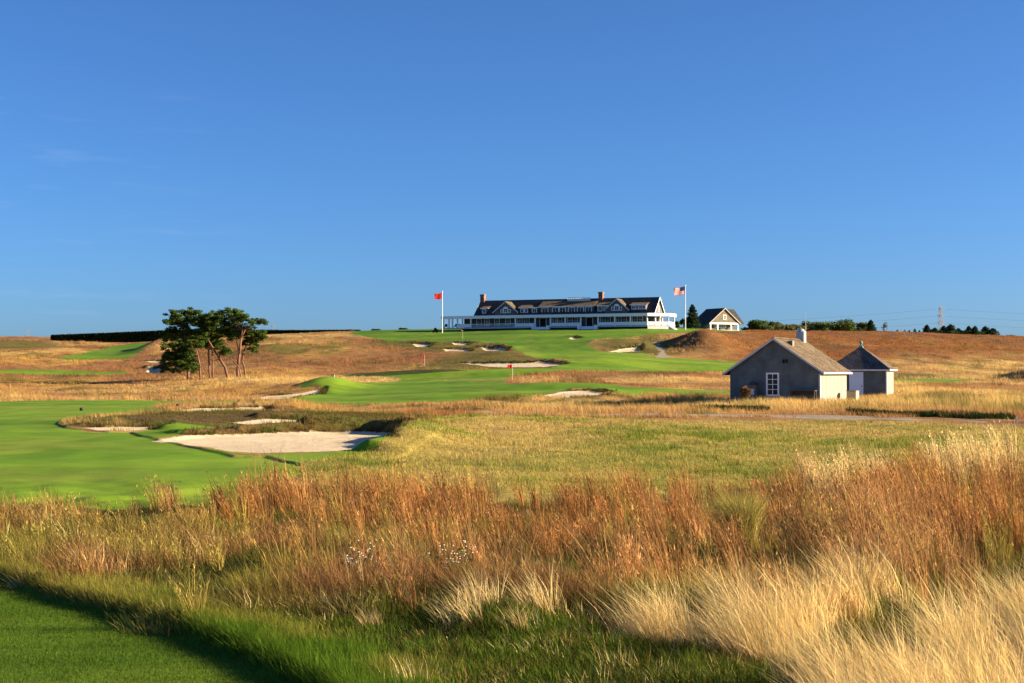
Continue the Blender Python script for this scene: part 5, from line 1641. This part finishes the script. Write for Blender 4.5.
# ------------------------------------------------------------------ asters and the round tussock in the near slope
M_PETAL = plain('white_petal', (.75, .74, .66), .7, .05, 3)
M_STEMG = plain('green_stem', (.06, .10, .02), .8, .2, 4)
def aster(px, py, h, label):
    g = at(px, py); z0 = gz(*g)
    e = empty('aster', (g[0], g[1], z0)); tag(e, label, 'wildflower', 'white asters in the grass')
    st = MB(); P = []; HE = []
    for k in range(9):
        a = RNG.uniform(0, 2 * PI); s = RNG.uniform(.05, .22)
        tip = np.array((math.cos(a) * s, math.sin(a) * s, h * RNG.uniform(.45, 1.1)))
        st.bar((0, 0, 0), tip * .55 + np.array((0, 0, .05)), .006, .005, 4); st.bar(tip * .55 + np.array((0, 0, .05)), tip, .005, .003, 4)
        for q in range(6): P.append(tip * RNG.uniform(.3, .9) + RNG.normal(0, .02, 3))
        for q in range(3):
            c = tip + RNG.normal(0, .045, 3)
            HE.append(c)
    st.build('stem', M_STEMG, e)
    f0 = MB().lathe((0, 0, 0), [(.003, -.005), (.010, 0), (.007, .005), (.003, .006)], 6).build('flower_head', M_PETAL, e)
    for i, c in enumerate(HE):
        o = f0 if i == 0 else f0.copy()
        if i: COL.objects.link(o); o.parent = e
        o.location = c
    P = np.array(P); leaf_cloud('leaves', P, .05, np.repeat(A(.05, .09, .02), len(P), 0), M_LEAF, e, aspect=.3)
aster(461.5, 588, .46, 'white flowered aster plant rising in the middle of the slope')
aster(448, 586, .34, 'paler aster just left of the tallest one')
aster(366, 586, .36, 'white aster on the left part of the slope')
aster(353, 583, .30, 'small white aster behind the left one')
g = at(743, 556); z0 = gz(*g)
n = 900
aa = RNG.uniform(0, 2 * PI, n); rr = RNG.uniform(0, .10, n)
bs = np.stack([np.cos(aa) * rr, np.sin(aa) * rr, np.full(n, -.02)], 1)
fl = RNG.uniform(.1, .62, n)
hh = RNG.uniform(.85, 1.1, n)
o = blades('grass_tussock', bs, hh, np.stack([np.cos(aa) * fl - .12, np.sin(aa) * fl], 1), np.full(n, .010), np.repeat(A(.36, .31, .085), n, 0) * RNG.uniform(.7, 1.3, (n, 1)), seg=4, curl=2.6)
o.location = (g[0], g[1], z0)
tag(o, 'domed olive yellow grass tussock standing among the red brown grass', 'tussock')

# ------------------------------------------------------------------ pylons and wires far behind
def pylon(px, top, d, label, hb=None, w=7.0):
    x, y = (px - 512) / F * d, d
    z0 = gz(x, y); zt = EYE - (top - HOR) * d / F; h = zt - z0
    e = empty('pylon', (x, y, z0), R(20)); tag(e, label, 'pylon', 'lattice pylons beyond the hills')
    b = MB()
    r = .11 if d < 1500 else .12
    def wid(t): return w * .5 * (1 - t) ** 1.3 + .8
    N = 9
    for k in range(N):
        t0, t1 = k / N, (k + 1) / N
        a, c = wid(t0), wid(t1)
        z_0, z_1 = h * t0, h * t1
        cs = [(-1, -1), (1, -1), (1, 1), (-1, 1)]
        for i in range(4):
            p, q = cs[i], cs[(i + 1) % 4]
            b.bar((p[0] * a, p[1] * a, z_0 - (1 if k == 0 else 0)), (p[0] * c, p[1] * c, z_1), r * 1.3, None, 4)
            b.bar((p[0] * a, p[1] * a, z_0), (q[0] * c, q[1] * c, z_1), r, None, 4)
            b.bar((q[0] * a, q[1] * a, z_0), (p[0] * c, p[1] * c, z_1), r, None, 4)
    b.build('lattice', M_STEEL, e)
    arms = MB()
    for t in (.72, .84, .96):
        z = h * t
        for sg in (-1, 1):
            arms.bar((0, 0, z), (sg * 4.6, 0, z), r * 1.4, r, 4); arms.bar((0, 0, z + 1.8), (sg * 4.6, 0, z), r, None, 4)
    arms.build('crossarm', M_STEEL, e)
    return x, y, [z0 + h * t for t in (.72, .84, .96)]
x, y, zs = pylon(941, 306.5, 1200, 'lattice pylon behind the right hand conifers')
pylon(27, 328.6, 1900, 'faint far pylon at the left edge', w=9)
pylon(272.5, 324.5, 1900, 'faint far pylon just right of the pines', w=9)
M_WIRE = plain('wire_metal', (.12, .12, .13), .5, .1, 1)
for i, z in enumerate(zs):
    for sg, (tx, ty) in (('left', (x - 420, y + 330)), ('right', (x + 420, y - 60))):
        b = MB(); N = 16
        pr = None
        for k in range(N + 1):
            t = k / N
            q = (x + (tx - x) * t, y + (ty - y) * t, z - 34 * t * (1 - t) + (2 if sg == 'left' else 0) * t)
            if pr: b.bar(pr, q, .06, None, 4)
            pr = q
        o = b.build('power_line', M_WIRE)
        tag(o, ['lowest', 'middle', 'topmost'][i] + ' sagging power line running ' + sg + ' from the lattice pylon', 'power line', 'power lines')
